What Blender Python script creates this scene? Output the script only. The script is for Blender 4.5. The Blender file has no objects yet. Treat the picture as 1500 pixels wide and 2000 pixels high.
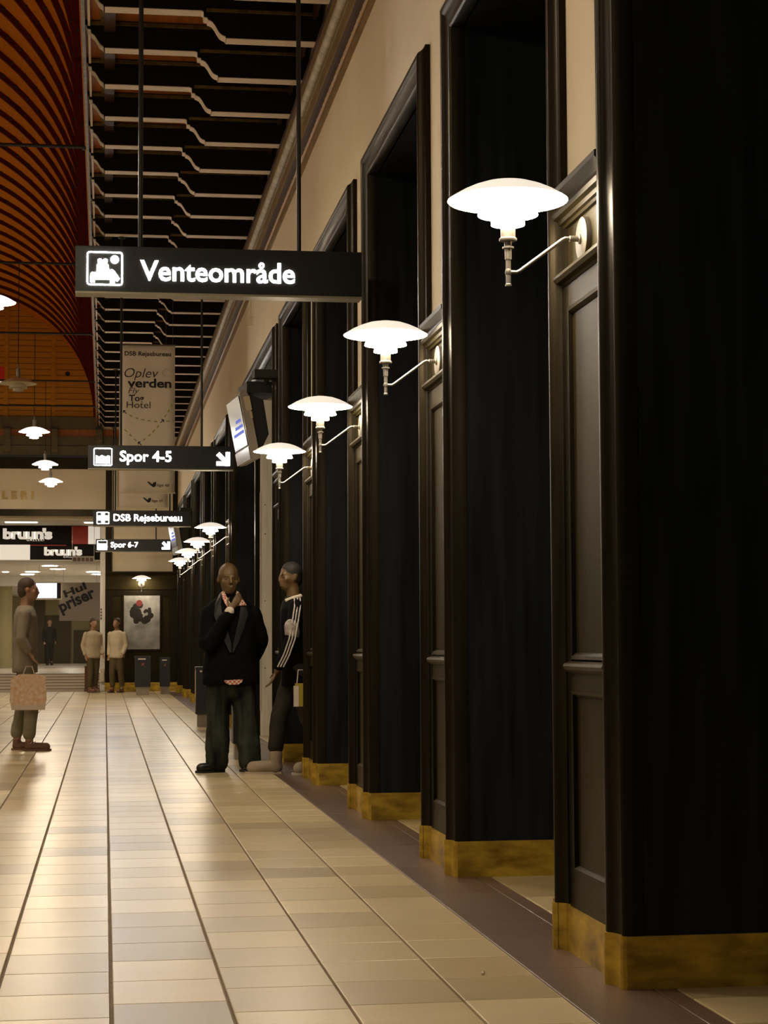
import bpy, bmesh, math, random
from mathutils import Vector, Matrix

random.seed(11)
sc = bpy.context.scene
C = sc.collection
PI = math.pi

# ------------------------------------------------------------------ camera
EYE = 1.10
yaw, pitch, roll = math.radians(8.2684), math.radians(3.881), math.radians(0.27)
F = Vector((math.sin(yaw)*math.cos(pitch), math.cos(yaw)*math.cos(pitch), math.sin(pitch)))
R0 = Vector((math.cos(yaw), -math.sin(yaw), 0)); U0 = R0.cross(F)
Rv = R0*math.cos(roll) - U0*math.sin(roll); Uv = R0*math.sin(roll) + U0*math.cos(roll)
cd = bpy.data.cameras.new('camera'); cam = bpy.data.objects.new('camera', cd); C.objects.link(cam)
M = Matrix.Identity(4)
for r in range(3):
    M[r][0], M[r][1], M[r][2] = Rv[r], Uv[r], -F[r]
M[2][3] = EYE
cam.matrix_world = M
cd.sensor_fit = 'VERTICAL'; cd.sensor_height = 24.0; cd.lens = 45.0
cd.clip_start = 0.05; cd.clip_end = 300
sc.camera = cam

# ------------------------------------------------------------------ world and exposure
w = bpy.data.worlds.new('world'); sc.world = w; w.use_nodes = True
w.node_tree.nodes['Background'].inputs[0].default_value = (1.0, 0.8, 0.58, 1)
w.node_tree.nodes['Background'].inputs[1].default_value = 0.004
sc.view_settings.view_transform = 'Standard'; sc.view_settings.look = 'None'
sc.view_settings.gamma = 1.0; sc.view_settings.use_curve_mapping = False
sc.view_settings.exposure = 0.10
sc.cycles.use_denoising = True
sc.cycles.max_bounces = 8; sc.cycles.diffuse_bounces = 5; sc.cycles.glossy_bounces = 4
sc.cycles.sample_clamp_indirect = 4.0
sc.cycles.caustics_reflective = False; sc.cycles.caustics_refractive = False

LAMP_COL = (1.0, 0.84, 0.62)
E_LOW, E_IN, E_TOP = 76.0, 31.0, 0.72     # glowing opal glass of the wall lamps: lower shades, inside and top of the big shade
P_LOW, P_IN, P_TOP = 188.0, 80.0, 1.6    # the same for the larger pendants
LETTER_E = 60.0

# ------------------------------------------------------------------ materials
MATS = {}
def nodes_of(name):
    m = bpy.data.materials.new(name); m.use_nodes = True
    nt = m.node_tree
    return m, nt, nt.nodes['Principled BSDF']
def N(nt, kind, **kw):
    n = nt.nodes.new(kind)
    for k, v in kw.items():
        if k in n.inputs.keys() if hasattr(n.inputs, 'keys') else False: n.inputs[k].default_value = v
        else: setattr(n, k, v)
    return n
def mat(name, col, rough=0.5, metal=0.0, spec=0.5, var=0.0, scale=6.0, stretch=(1, 1, 1), bump=0.0, bscale=None,
        emit=None, estr=0.0, dark=None, rvar=0.0, coat=0.0, detail=4.0, tint=None):
    m, nt, b = nodes_of(name)
    b.inputs['Base Color'].default_value = (*col, 1); b.inputs['Roughness'].default_value = rough
    b.inputs['Metallic'].default_value = metal; b.inputs['Specular IOR Level'].default_value = spec
    b.inputs['Coat Weight'].default_value = coat; b.inputs['Coat Roughness'].default_value = 0.15
    if tint: b.inputs['Specular Tint'].default_value = (*tint, 1)
    if emit: b.inputs['Emission Color'].default_value = (*emit, 1); b.inputs['Emission Strength'].default_value = estr
    if var or bump or rvar:
        tc = N(nt, 'ShaderNodeTexCoord'); mp = N(nt, 'ShaderNodeMapping'); mp.inputs['Scale'].default_value = stretch
        nt.links.new(tc.outputs['Object'], mp.inputs['Vector'])
        nz = N(nt, 'ShaderNodeTexNoise'); nz.inputs['Scale'].default_value = scale; nz.inputs['Detail'].default_value = detail
        nt.links.new(mp.outputs[0], nz.inputs['Vector'])
        if var:
            mx = N(nt, 'ShaderNodeMix'); mx.data_type = 'RGBA'
            d = dark or tuple(c*(1-var) for c in col)
            mx.inputs[6].default_value = (*d, 1)
            mx.inputs[7].default_value = (*tuple(min(1, c*(1+var*0.6)) for c in col), 1)
            rp = N(nt, 'ShaderNodeMapRange'); rp.inputs[1].default_value = 0.32; rp.inputs[2].default_value = 0.68
            nt.links.new(nz.outputs[0], rp.inputs[0]); nt.links.new(rp.outputs[0], mx.inputs[0])
            nt.links.new(mx.outputs[2], b.inputs['Base Color'])
        if rvar:
            rr = N(nt, 'ShaderNodeMapRange'); rr.inputs[3].default_value = rough - rvar; rr.inputs[4].default_value = rough + rvar
            nt.links.new(nz.outputs[0], rr.inputs[0]); nt.links.new(rr.outputs[0], b.inputs['Roughness'])
        if bump:
            n2 = N(nt, 'ShaderNodeTexNoise'); n2.inputs['Scale'].default_value = bscale or scale*4; n2.inputs['Detail'].default_value = 3
            nt.links.new(mp.outputs[0], n2.inputs['Vector'])
            bp = N(nt, 'ShaderNodeBump'); bp.inputs['Strength'].default_value = bump; bp.inputs['Distance'].default_value = 0.01
            nt.links.new(n2.outputs[0], bp.inputs['Height']); nt.links.new(bp.outputs[0], b.inputs['Normal'])
    MATS[name] = m
    return m
def glow(name, col, strength):
    m = bpy.data.materials.new(name); m.use_nodes = True; nt = m.node_tree; nt.nodes.clear()
    o = nt.nodes.new('ShaderNodeOutputMaterial'); e = nt.nodes.new('ShaderNodeEmission')
    e.inputs[0].default_value = (*col, 1); e.inputs[1].default_value = strength
    nt.links.new(e.outputs[0], o.inputs[0]); MATS[name] = m
    return m
def stone(name, source, cols, rough, spec=0.5, joint=False):
    """polished stone, each slab its own tone (per object or per island)"""
    m, nt, b = nodes_of(name)
    if source == 'object': src = N(nt, 'ShaderNodeObjectInfo').outputs['Random']
    else: src = N(nt, 'ShaderNodeNewGeometry').outputs['Random Per Island']
    cr = N(nt, 'ShaderNodeValToRGB'); cr.color_ramp.interpolation = 'LINEAR'
    els = cr.color_ramp.elements
    while len(els) < len(cols): els.new(0.5)
    for i, c in enumerate(cols):
        els[i].position = i/(len(cols)-1); els[i].color = (*c, 1)
    nt.links.new(src, cr.inputs[0])
    ge = N(nt, 'ShaderNodeNewGeometry')
    mp = N(nt, 'ShaderNodeMapping'); mp.inputs['Scale'].default_value = (1.5, 3.5, 1.5)
    nt.links.new(ge.outputs['Position'], mp.inputs[0])
    nz = N(nt, 'ShaderNodeTexNoise'); nz.inputs['Scale'].default_value = 1.6; nz.inputs['Detail'].default_value = 4
    nt.links.new(mp.outputs[0], nz.inputs['Vector'])
    mr = N(nt, 'ShaderNodeMapRange'); mr.inputs[1].default_value = 0.3; mr.inputs[2].default_value = 0.7
    mr.inputs[3].default_value = 0.95; mr.inputs[4].default_value = 1.04
    nt.links.new(nz.outputs[0], mr.inputs[0])
    mx = N(nt, 'ShaderNodeMix'); mx.data_type = 'RGBA'; mx.blend_type = 'MULTIPLY'; mx.inputs[0].default_value = 1
    nt.links.new(cr.outputs[0], mx.inputs[6]); nt.links.new(mr.outputs[0], mx.inputs[7])
    nt.links.new(mx.outputs[2], b.inputs['Base Color'])
    r2 = N(nt, 'ShaderNodeMapRange'); r2.inputs[3].default_value = rough-0.02; r2.inputs[4].default_value = rough+0.03
    nt.links.new(nz.outputs[0], r2.inputs[0]); nt.links.new(r2.outputs[0], b.inputs['Roughness'])
    b.inputs['Specular IOR Level'].default_value = spec
    MATS[name] = m
    return m

TILE_COLS = [(0.33, 0.262, 0.142), (0.47, 0.372, 0.202), (0.58, 0.465, 0.262), (0.45, 0.370, 0.208), (0.65, 0.525, 0.315)]
stone('tile_one', 'object', TILE_COLS, 0.29, 0.5)
stone('tile_many', 'island', TILE_COLS, 0.29, 0.5)
stone('border_stone', 'object', [(0.105, 0.062, 0.045), (0.13, 0.08, 0.06), (0.12, 0.072, 0.05)], 0.34, 0.5)
mat('grout', (0.22, 0.165, 0.11), 0.8, var=0.2, scale=20)
mat('grout_light', (0.5, 0.43, 0.33), 0.8)
mat('plaster', (0.76, 0.655, 0.47), 0.85, var=0.05, scale=1.2, bump=0.06, bscale=9)
mat('black_wood', (0.0080, 0.0062, 0.0036), 0.40, spec=0.20, tint=(1, .80, .50), var=0.45, scale=5, stretch=(9, 9, 0.5), bump=0.02, bscale=14, rvar=0.06)
mat('jamb_black', (0.0095, 0.0120, 0.0155), 0.42, spec=0.22, var=0.6, scale=3, stretch=(5, 5, 0.35), bump=0.02, bscale=14, rvar=0.06)
mat('black_wood_panel', (0.018, 0.0135, 0.0045), 0.46, spec=0.14, tint=(1, .82, .5), var=0.3, scale=5, stretch=(9, 9, 0.4), bump=0.015, bscale=14, rvar=0.05)
mat('brass', (0.55, 0.37, 0.045), 0.45, metal=0.6, var=0.4, scale=7, stretch=(1, 1, 2.5), rvar=0.12, bump=0.08, dark=(0.27, 0.17, 0.022), detail=8)
mat('ochre_paint', (0.21, 0.125, 0.03), 0.6, var=0.25, scale=4)
mat('dark_red_paint', (0.045, 0.014, 0.006), 0.6, var=0.3, scale=4)
mat('cream_moulding', (0.46, 0.39, 0.28), 0.5, var=0.22, scale=9)
mat('bead_paint', (0.48, 0.30, 0.15), 0.5, var=0.2, scale=40)
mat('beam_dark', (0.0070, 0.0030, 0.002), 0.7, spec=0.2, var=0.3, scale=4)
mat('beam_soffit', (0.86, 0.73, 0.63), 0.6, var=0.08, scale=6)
mat('gilt', (0.15, 0.105, 0.028), 0.5, metal=0.1, var=0.5, scale=18)
mat('ceiling_board', (0.40, 0.125, 0.022), 0.6, var=0.25, scale=3, stretch=(8, 0.5, 1))
mat('vault_board', (0.66, 0.225, 0.002), 0.7, spec=0.08, var=0.16, scale=3, stretch=(0.6, 8, 8))
mat('rib_red', (0.13, 0.013, 0.003), 0.7, spec=0.1, var=0.2, scale=6)
mat('tympanum_board', (0.58, 0.275, 0.008), 0.6, var=0.14, scale=2, stretch=(1, 1, 6))
mat('tympanum_gap', (0.10, 0.03, 0.006), 0.8)
mat('olive_paint', (0.125, 0.10, 0.042), 0.6, var=0.2, scale=4)
mat('navy_paint', (0.012, 0.014, 0.02), 0.5)
mat('iron', (0.022, 0.022, 0.020), 0.45, metal=0.4)
mat('nickel', (0.25, 0.23, 0.195), 0.36, metal=0.85)
mat('steel', (0.92, 0.87, 0.74), 0.36, metal=0.15, var=0.12, scale=3, stretch=(10, 10, 0.6))
mat('satin_nickel', (0.16, 0.14, 0.115), 0.45, metal=0.7)
mat('opal_off', (0.66, 0.60, 0.47), 0.35)
glow('opal_low', LAMP_COL, E_LOW); glow('opal_inner', LAMP_COL, E_IN)
glow('pendant_low', LAMP_COL, P_LOW); glow('pendant_inner', LAMP_COL, P_IN)
mat('pendant_top', (0.8, 0.76, 0.68), 0.3, emit=(1.0, 0.90, 0.76), estr=P_TOP)
mat('opal_top', (0.8, 0.76, 0.68), 0.3, emit=(1.0, 0.90, 0.76), estr=E_TOP)
mat('sign_black', (0.012, 0.0125, 0.0125), 0.30, spec=0.5)
mat('sign_rim', (0.30, 0.27, 0.18), 0.4, metal=0.6)
glow('letter_white', (1.0, 0.97, 0.92), LETTER_E)
mat('banner_cloth', (0.92, 0.84, 0.70), 0.8, var=0.04, scale=3)
mat('ink', (0.018, 0.018, 0.024), 0.7)
mat('ink_faint', (0.74, 0.65, 0.52), 0.8)
mat('dash_green', (0.42, 0.42, 0.05), 0.7)
mat('gloss_black', (0.006, 0.006, 0.007), 0.30, spec=0.12)
mat('matt_black', (0.006, 0.006, 0.006), 0.6)
mat('silver_plastic', (0.52, 0.49, 0.44), 0.28, metal=0.7)
mat('sticker', (0.55, 0.48, 0.34), 0.7)
glow('screen_blue', (0.25, 0.30, 0.9), 0.7)
mat('gallery_white', (0.80, 0.76, 0.68), 0.7)
mat('sign_white_glow', (0.8, 0.76, 0.68), 0.5, emit=(1, .93, .82), estr=0.42)  # sign white with a faint glow added to lift its brightness
mat('gallery_sign_black', (0.010, 0.007, 0.005), 0.6, spec=0.15)
mat('gallery_red', (0.42, 0.02, 0.012), 0.5)
mat('bronze', (0.33, 0.22, 0.07), 0.4, metal=0.6)
mat('gallery_floor', (0.55, 0.46, 0.35), 0.25)
mat('stair_edge', (0.13, 0.10, 0.07), 0.5)
glow('downlight_and_fill', (1.0, 0.92, 0.78), 34.0)
glow('strip_light', (1.0, 0.92, 0.78), 3.0)
glow('tv_picture', (0.92, 0.90, 1.0), 1.4)
mat('cream_frame', (0.88, 0.80, 0.62), 0.5)
mat('banner_grey', (0.33, 0.29, 0.25), 0.8)
mat('khaki_wall', (0.42, 0.36, 0.19), 0.8, var=0.15, scale=0.8)
mat('shop_dark', (0.10, 0.078, 0.040), 0.7)
mat('brown_wood', (0.10, 0.030, 0.008), 0.45, var=0.3, scale=5)
mat('bin_blue_black', (0.012, 0.013, 0.017), 0.4)
mat('bin_foot', (0.30, 0.255, 0.20), 0.45, metal=0.3, var=0.1)
mat('bin_emblem_red', (0.16, 0.02, 0.02), 0.5)
mat('poster_print', (0.26, 0.25, 0.22), 0.15, var=0.45, scale=2.6, dark=(0.12, 0.115, 0.10))
mat('red_sign', (0.35, 0.01, 0.006), 0.5, emit=(1, 0.03, 0.01), estr=0.05)
mat('white_box', (0.66, 0.58, 0.44), 0.6)
mat('skin_dark', (0.105, 0.058, 0.020), 0.5)
mat('skin_mid', (0.30, 0.16, 0.09), 0.55)
mat('skin_light', (0.48, 0.27, 0.17), 0.55)
mat('hair_black', (0.010, 0.008, 0.006), 0.7)
mat('hair_brown', (0.05, 0.028, 0.014), 0.7)
mat('eye_white', (0.11, 0.085, 0.06), 0.6)
mat('suit_black', (0.0030, 0.0031, 0.0036), 0.85, spec=0.08, var=0.3, scale=8)
mat('satin_black', (0.009, 0.0085, 0.007), 0.45, spec=0.25)
mat('jeans_dark', (0.030, 0.033, 0.024), 0.85, spec=0.1, var=0.8, scale=4.2, stretch=(2.6, 2.6, 0.5), dark=(0.0022, 0.0025, 0.0035))
mat('shoe_black', (0.006, 0.006, 0.006), 0.3)
mat('boot_sand', (0.30, 0.235, 0.165), 0.7, var=0.15, scale=9)
mat('boot_sole', (0.42, 0.35, 0.26), 0.7)
mat('trouser_grey', (0.030, 0.026, 0.021), 0.85, spec=0.1, var=0.3, scale=6)
mat('shirt_dark', (0.0035, 0.0035, 0.004), 0.85, spec=0.08)
mat('stripe_white', (0.42, 0.38, 0.33), 0.8)
mat('print_grey', (0.30, 0.26, 0.24), 0.8, var=0.5, scale=30)
mat('bag_yellow', (0.30, 0.23, 0.02), 0.6)
mat('bag_white', (0.55, 0.48, 0.40), 0.6)
mat('top_pink', (0.62, 0.52, 0.42), 0.7, var=0.2, scale=26, dark=(0.60, 0.33, 0.16))
mat('top_khaki', (0.20, 0.165, 0.115), 0.85, var=0.12, scale=5)
mat('hem_white', (0.55, 0.47, 0.38), 0.85)
mat('trouser_olive', (0.19, 0.17, 0.115), 0.85, var=0.1, scale=5)
mat('shoe_brown', (0.17, 0.085, 0.05), 0.6)
mat('top_beige', (0.42, 0.34, 0.23), 0.85, var=0.1, scale=4)
mat('top_cream', (0.50, 0.42, 0.29), 0.85, var=0.1, scale=4)
mat('trouser_brown', (0.085, 0.06, 0.022), 0.85)
mat('top_dark', (0.03, 0.025, 0.02), 0.85)
mat('butt_white', (0.7, 0.62, 0.5), 0.7)
# red and white check
m, nt, b = nodes_of('check_cloth'); tc = N(nt, 'ShaderNodeTexCoord'); ck = N(nt, 'ShaderNodeTexChecker')
ck.inputs['Scale'].default_value = 55; ck.inputs['Color1'].default_value = (0.62, 0.52, 0.42, 1); ck.inputs['Color2'].default_value = (0.40, 0.10, 0.06, 1)
nt.links.new(tc.outputs['Object'], ck.inputs['Vector']); nt.links.new(ck.outputs[0], b.inputs['Base Color']); b.inputs['Roughness'].default_value = 0.8
MATS['check_cloth'] = m

# ------------------------------------------------------------------ mesh helpers
class MB:
    def __init__(s): s.v = []; s.f = []; s.mi = []
    def add(s, vs, fs, mi=0):
        o = len(s.v); s.v += [tuple(p) for p in vs]; s.f += [tuple(i+o for i in f) for f in fs]; s.mi += [mi]*len(fs); return s
    def box(s, x0, x1, y0, y1, z0, z1, mi=0):
        return s.add([(x0,y0,z0),(x1,y0,z0),(x1,y1,z0),(x0,y1,z0),(x0,y0,z1),(x1,y0,z1),(x1,y1,z1),(x0,y1,z1)],
                     [(0,3,2,1),(4,5,6,7),(0,1,5,4),(1,2,6,5),(2,3,7,6),(3,0,4,7)], mi)
    def cbox(s, x0, x1, y0, y1, z0, z1, c=0.004, mi=0):
        """box with chamfered top edges"""
        return s.add([(x0,y0,z0),(x1,y0,z0),(x1,y1,z0),(x0,y1,z0),(x0,y0,z1-c),(x1,y0,z1-c),(x1,y1,z1-c),(x0,y1,z1-c),
                      (x0+c,y0+c,z1),(x1-c,y0+c,z1),(x1-c,y1-c,z1),(x0+c,y1-c,z1)],
                     [(0,1,5,4),(1,2,6,5),(2,3,7,6),(3,0,4,7),(4,5,9,8),(5,6,10,9),(6,7,11,10),(7,4,8,11),(8,9,10,11)], mi)
    def prism(s, poly, axis, a, b, mi=0):
        """poly: 2-D points; axis x: (y,z); y: (x,z); z: (x,y)"""
        n = len(poly)
        def P(p, t): return {'x': (t, p[0], p[1]), 'y': (p[0], t, p[1]), 'z': (p[0], p[1], t)}[axis]
        vs = [P(p, a) for p in poly] + [P(p, b) for p in poly]
        fs = [(i, (i+1) % n, n+(i+1) % n, n+i) for i in range(n)] + [tuple(range(n))[::-1], tuple(range(n, 2*n))]
        return s.add(vs, fs, mi)
    def tube(s, pts, r, n=10, mi=0, cap=True):
        pts = [Vector(p) for p in pts]; rs = r if isinstance(r, (list, tuple)) else [r]*len(pts)
        o = len(s.v); up = None
        for i, p in enumerate(pts):
            d = (pts[min(i+1, len(pts)-1)] - pts[max(i-1, 0)]).normalized()
            a = d.orthogonal().normalized() if up is None else (up - d*up.dot(d)).normalized()
            up = a; bb = d.cross(a)
            for k in range(n):
                t = 2*PI*k/n; s.v.append(tuple(p + (a*math.cos(t) + bb*math.sin(t))*rs[i]))
        for i in range(len(pts)-1):
            for k in range(n):
                s.f.append((o+i*n+k, o+i*n+(k+1) % n, o+(i+1)*n+(k+1) % n, o+(i+1)*n+k)); s.mi.append(mi)
        if cap:
            s.f.append(tuple(o+k for k in range(n))[::-1]); s.mi.append(mi)
            e = o+(len(pts)-1)*n; s.f.append(tuple(e+k for k in range(n))); s.mi.append(mi)
        return s
    def lathe(s, prof, c=(0,0,0), n=32, mi=0, axis='z', mis=None):
        o = len(s.v)
        for (r, z) in prof:
            for k in range(n):
                t = 2*PI*k/n; p = (r*math.cos(t), r*math.sin(t), z)
                if axis == 'x': p = (z, r*math.cos(t), r*math.sin(t))
                if axis == 'y': p = (r*math.cos(t), z, r*math.sin(t))
                s.v.append((p[0]+c[0], p[1]+c[1], p[2]+c[2]))
        for i in range(len(prof)-1):
            for k in range(n):
                s.f.append((o+i*n+k, o+i*n+(k+1) % n, o+(i+1)*n+(k+1) % n, o+(i+1)*n+k)); s.mi.append(mis[i] if mis else mi)
        return s
    def mesh(s, name, mats, smooth=False):
        me = bpy.data.meshes.new(name); me.from_pydata(s.v, [], s.f)
        for mm in (mats if isinstance(mats, (list, tuple)) else [mats]): me.materials.append(MATS[mm])
        for p, i in zip(me.polygons, s.mi): p.material_index = i
        bm = bmesh.new(); bm.from_mesh(me); bmesh.ops.recalc_face_normals(bm, faces=bm.faces); bm.to_mesh(me); bm.free()
        if smooth:
            for p in me.polygons: p.use_smooth = True
            me.set_sharp_from_angle(angle=math.radians(smooth if smooth is not True else 40))
        me.update(); return me
    def build(s, name, mats, parent=None, smooth=False, loc=None):
        return put(name, s.mesh(name, mats, smooth), parent, loc)
def put(name, me, parent=None, loc=None, rotz=None):
    o = bpy.data.objects.new(name, me); C.objects.link(o)
    if parent is not None: o.parent = parent
    if loc is not None: o.location = loc
    if rotz is not None: o.rotation_euler = (0, 0, rotz)
    return o
def tag(o, label=None, cat=None, group=None, kind=None):
    if label: o['label'] = label
    if cat: o['category'] = cat
    if group: o['group'] = group
    if kind: o['kind'] = kind
    return o
def thing(name, label, cat, loc=(0,0,0), rotz=0, group=None, kind=None):
    o = bpy.data.objects.new(name, None); C.objects.link(o); o.location = loc; o.rotation_euler = (0, 0, rotz)
    o.empty_display_size = 0.1
    return tag(o, label, cat, group, kind)
def copy_tree(o, parent=None):
    c = o.copy(); C.objects.link(c); c.parent = parent
    for ch in [x for x in bpy.data.objects if x.parent == o]: copy_tree(ch, c)
    return c
def struct(o, label, cat): return tag(o, label, cat, kind='structure')

def text_mesh(txt, width=None, height=None, bold=0.0, shear=0.0, depth=0.002, spacing=1.0):
    """flat lettering in the local XZ plane facing -Y, lower left of the line at the origin"""
    cu = bpy.data.curves.new('lettering', 'FONT'); cu.body = txt; cu.size = 1.0; cu.offset = bold; cu.shear = shear
    cu.space_character = spacing; cu.resolution_u = 3
    ob = bpy.data.objects.new('lettering', cu); C.objects.link(ob)
    dg = bpy.context.evaluated_depsgraph_get(); me = bpy.data.meshes.new_from_object(ob.evaluated_get(dg))
    bpy.data.objects.remove(ob); bpy.data.curves.remove(cu)
    xs = [v.co.x for v in me.vertices]; x0, x1 = min(xs), max(xs)
    sx = (width/(x1-x0)) if width else height
    sz = height if height else sx
    out = MB(); n = len(me.vertices)
    front = [((v.co.x-x0)*sx, 0.0, v.co.y*sz) for v in me.vertices]
    back = [(p[0], depth, p[2]) for p in front]
    fs = [tuple(p.vertices) for p in me.polygons]
    cnt = {}
    for f in fs:
        for i in range(len(f)):
            e = (f[i], f[(i+1) % len(f)]); cnt[e] = cnt.get(e, 0)+1
    sides = [(a, b_, n+b_, n+a) for (a, b_) in cnt if (b_, a) not in cnt]
    out.add(front+back, fs + [tuple(n+i for i in f)[::-1] for f in fs] + sides)
    bpy.data.meshes.remove(me)
    return out

# ================================================================== FLOOR
fl = MB().box(-8.2, 2.7, -6, 45.0, -0.06, -0.012).build('floor', 'grout')
struct(fl, 'polished beige stone floor with dark joints running down the hall', 'floor')
CW = 0.3575; JL = 0.010; RW = 0.400
tile_me = MB().cbox(-(CW-JL)/2, (CW-JL)/2, -(RW-0.004)/2, (RW-0.004)/2, -0.02, 0, 0.0025).mesh('tile', 'tile_one')
x_last0, x_last1 = 0.025+CW*3, 1.413
tile_n = MB().cbox(-(x_last1-x_last0-JL)/2, (x_last1-x_last0-JL)/2, -(RW-0.004)/2, (RW-0.004)/2, -0.02, 0, 0.0025).mesh('tile_narrow', 'tile_one')
rest = MB()
def column(xc, wd, me, y0, y1, ya, yb, single):
    off = random.random()*RW; k = 0
    y = y0 + off
    while y < y1:
        if single and ya < y < yb:
            put('stone_tile', me, fl, (xc, y, 0.0))
        else:
            rest.cbox(xc-(wd-JL)/2, xc+(wd-JL)/2, y-(RW-0.004)/2, y+(RW-0.004)/2, -0.02, 0, 0.0025)
        y += RW
for j in range(-22, 3):
    column(0.025+CW*(j+0.5), CW, tile_me, -5.6, 44.7, 4.9 if j > -2 else (7.5 if j == -2 else 10.5), 16.4, j >= -3)
column((x_last0+x_last1)/2, x_last1-x_last0, tile_n, -5.6, 44.7, 4.9, 16.4, True)
for j in range(2):
    column(1.797+CW*(j+0.5), CW, tile_me, 2.4, 44.6, 4.4, 12.4, j == 0)
tag(rest.build('stone_tile_field', 'tile_many', fl), kind='stuff')
MB().box(1.41, 1.80, -5.6, 44.9, -0.02, -0.006).build('joint_bed', 'grout_light', fl)
slab_a = MB().cbox(-0.153, 0.153, -0.495, 0.495, -0.02, 0, 0.002).mesh('border_slab', 'border_stone')
slab_b = MB().cbox(-0.034, 0.034, -0.495, 0.495, -0.02, 0, 0.002).mesh('border_slab_narrow', 'border_stone')
for i in range(49):
    put('border_slab', slab_a, fl, (1.568, -4+i*0.992, 0.0005)); put('border_slab', slab_b, fl, (1.7605, -3.7+i*0.992 if i < 48 else 43.9, 0.0005))

# ================================================================== RIGHT WALL
PW = 0.935; ZT = 4.06; XW = 1.668
PIERS = [5.99+2.953*k for k in range(5)] + [25.1, 28.7, 32.1, 35.65, 39.4, 43.05]
wb = MB().box(XW, 2.62, 2.5, 44.95, ZT+0.03, 6.3)
for a in PIERS: wb.box(XW, 2.55, a+0.032, a+PW-0.032, 2.70, ZT+0.03)
wr = wb.build('wall_right', 'plaster'); struct(wr, 'warm beige plaster wall above the dark wooden doorways', 'wall')
wo = MB().box(2.55, 2.62, 2.5, 44.95, 0, ZT+0.03).build('wall_outer', 'black_wood'); struct(wo, 'black wooden back of the deep doorways', 'wall')

PROF = [(0,1.70),(0,1.638),(.004,1.632),(.010,1.629),(.016,1.630),(.022,1.636),(.045,1.634),(.078,1.626),(.090,1.614),(.098,1.606),
        (.108,1.603),(.118,1.604),(.126,1.610),(.132,1.622),(.142,1.634),(.152,1.640),(.16,1.642),(.16,1.70)]
def architrave(ya, yb, legs=(True, True)):
    """swept casing round one opening between ya and yb"""
    m_ = MB(); n = len(PROF); rows = []
    for (u, x) in PROF:
        path = []
        if legs[0]: path.append((x, ya-u, 0.0))
        path.append((x, ya-u if legs[0] else ya, ZT+u)); path.append((x, yb+u, ZT+u)); path.append((x, yb+u, 0.0))
        rows.append(path)
    k = len(rows[0]); vs = [p for r_ in rows for p in r_]
    fs = [(i*k+j, i*k+j+1, (i+1)*k+j+1, (i+1)*k+j) for i in range(n-1) for j in range(k-1)]
    return m_.add(vs, fs)
openings = []
prev = 4.2
for i, a in enumerate(PIERS):
    openings.append((prev, a, i != 0)); prev = a+PW
nice = ['first', 'second', 'third', 'fourth', 'fifth', 'sixth', 'seventh', 'eighth', 'ninth', 'tenth', 'eleventh']
for i, (ya, yb, full) in enumerate(openings):
    t = thing('trim_%d' % (i+1), ('wide doorway casing behind the hanging monitor, between fifth and sixth pier' if i == 5 else
              'black moulded wooden casing of the %s doorway counted from the camera' % nice[i]), 'door casing', (0, 0, 0), kind='structure')
    architrave(ya, yb, (full, True)).build('architrave', 'black_wood', t, smooth=35)
    MB().box(1.69, 2.55, ya, yb, ZT, ZT+0.03).build('soffit_board', 'jamb_black', t)
    MB().box(1.655, 2.55, yb+0.003, yb+0.032, 0, ZT).build('jamb_board', 'jamb_black', t)
    bw = MB(); bw.box(1.640, 2.55, yb-0.009, yb+0.004, 0, 0.166); bw.build('jamb_kick_plate', 'brass', t)
    if full:
        MB().box(1.655, 2.55, ya-0.032, ya-0.003, 0, ZT).build('jamb_board', 'jamb_black', t)
        MB().box(1.640, 2.55, ya-0.004, ya+0.009, 0, 0.166).build('jamb_kick_plate', 'brass', t)

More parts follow.
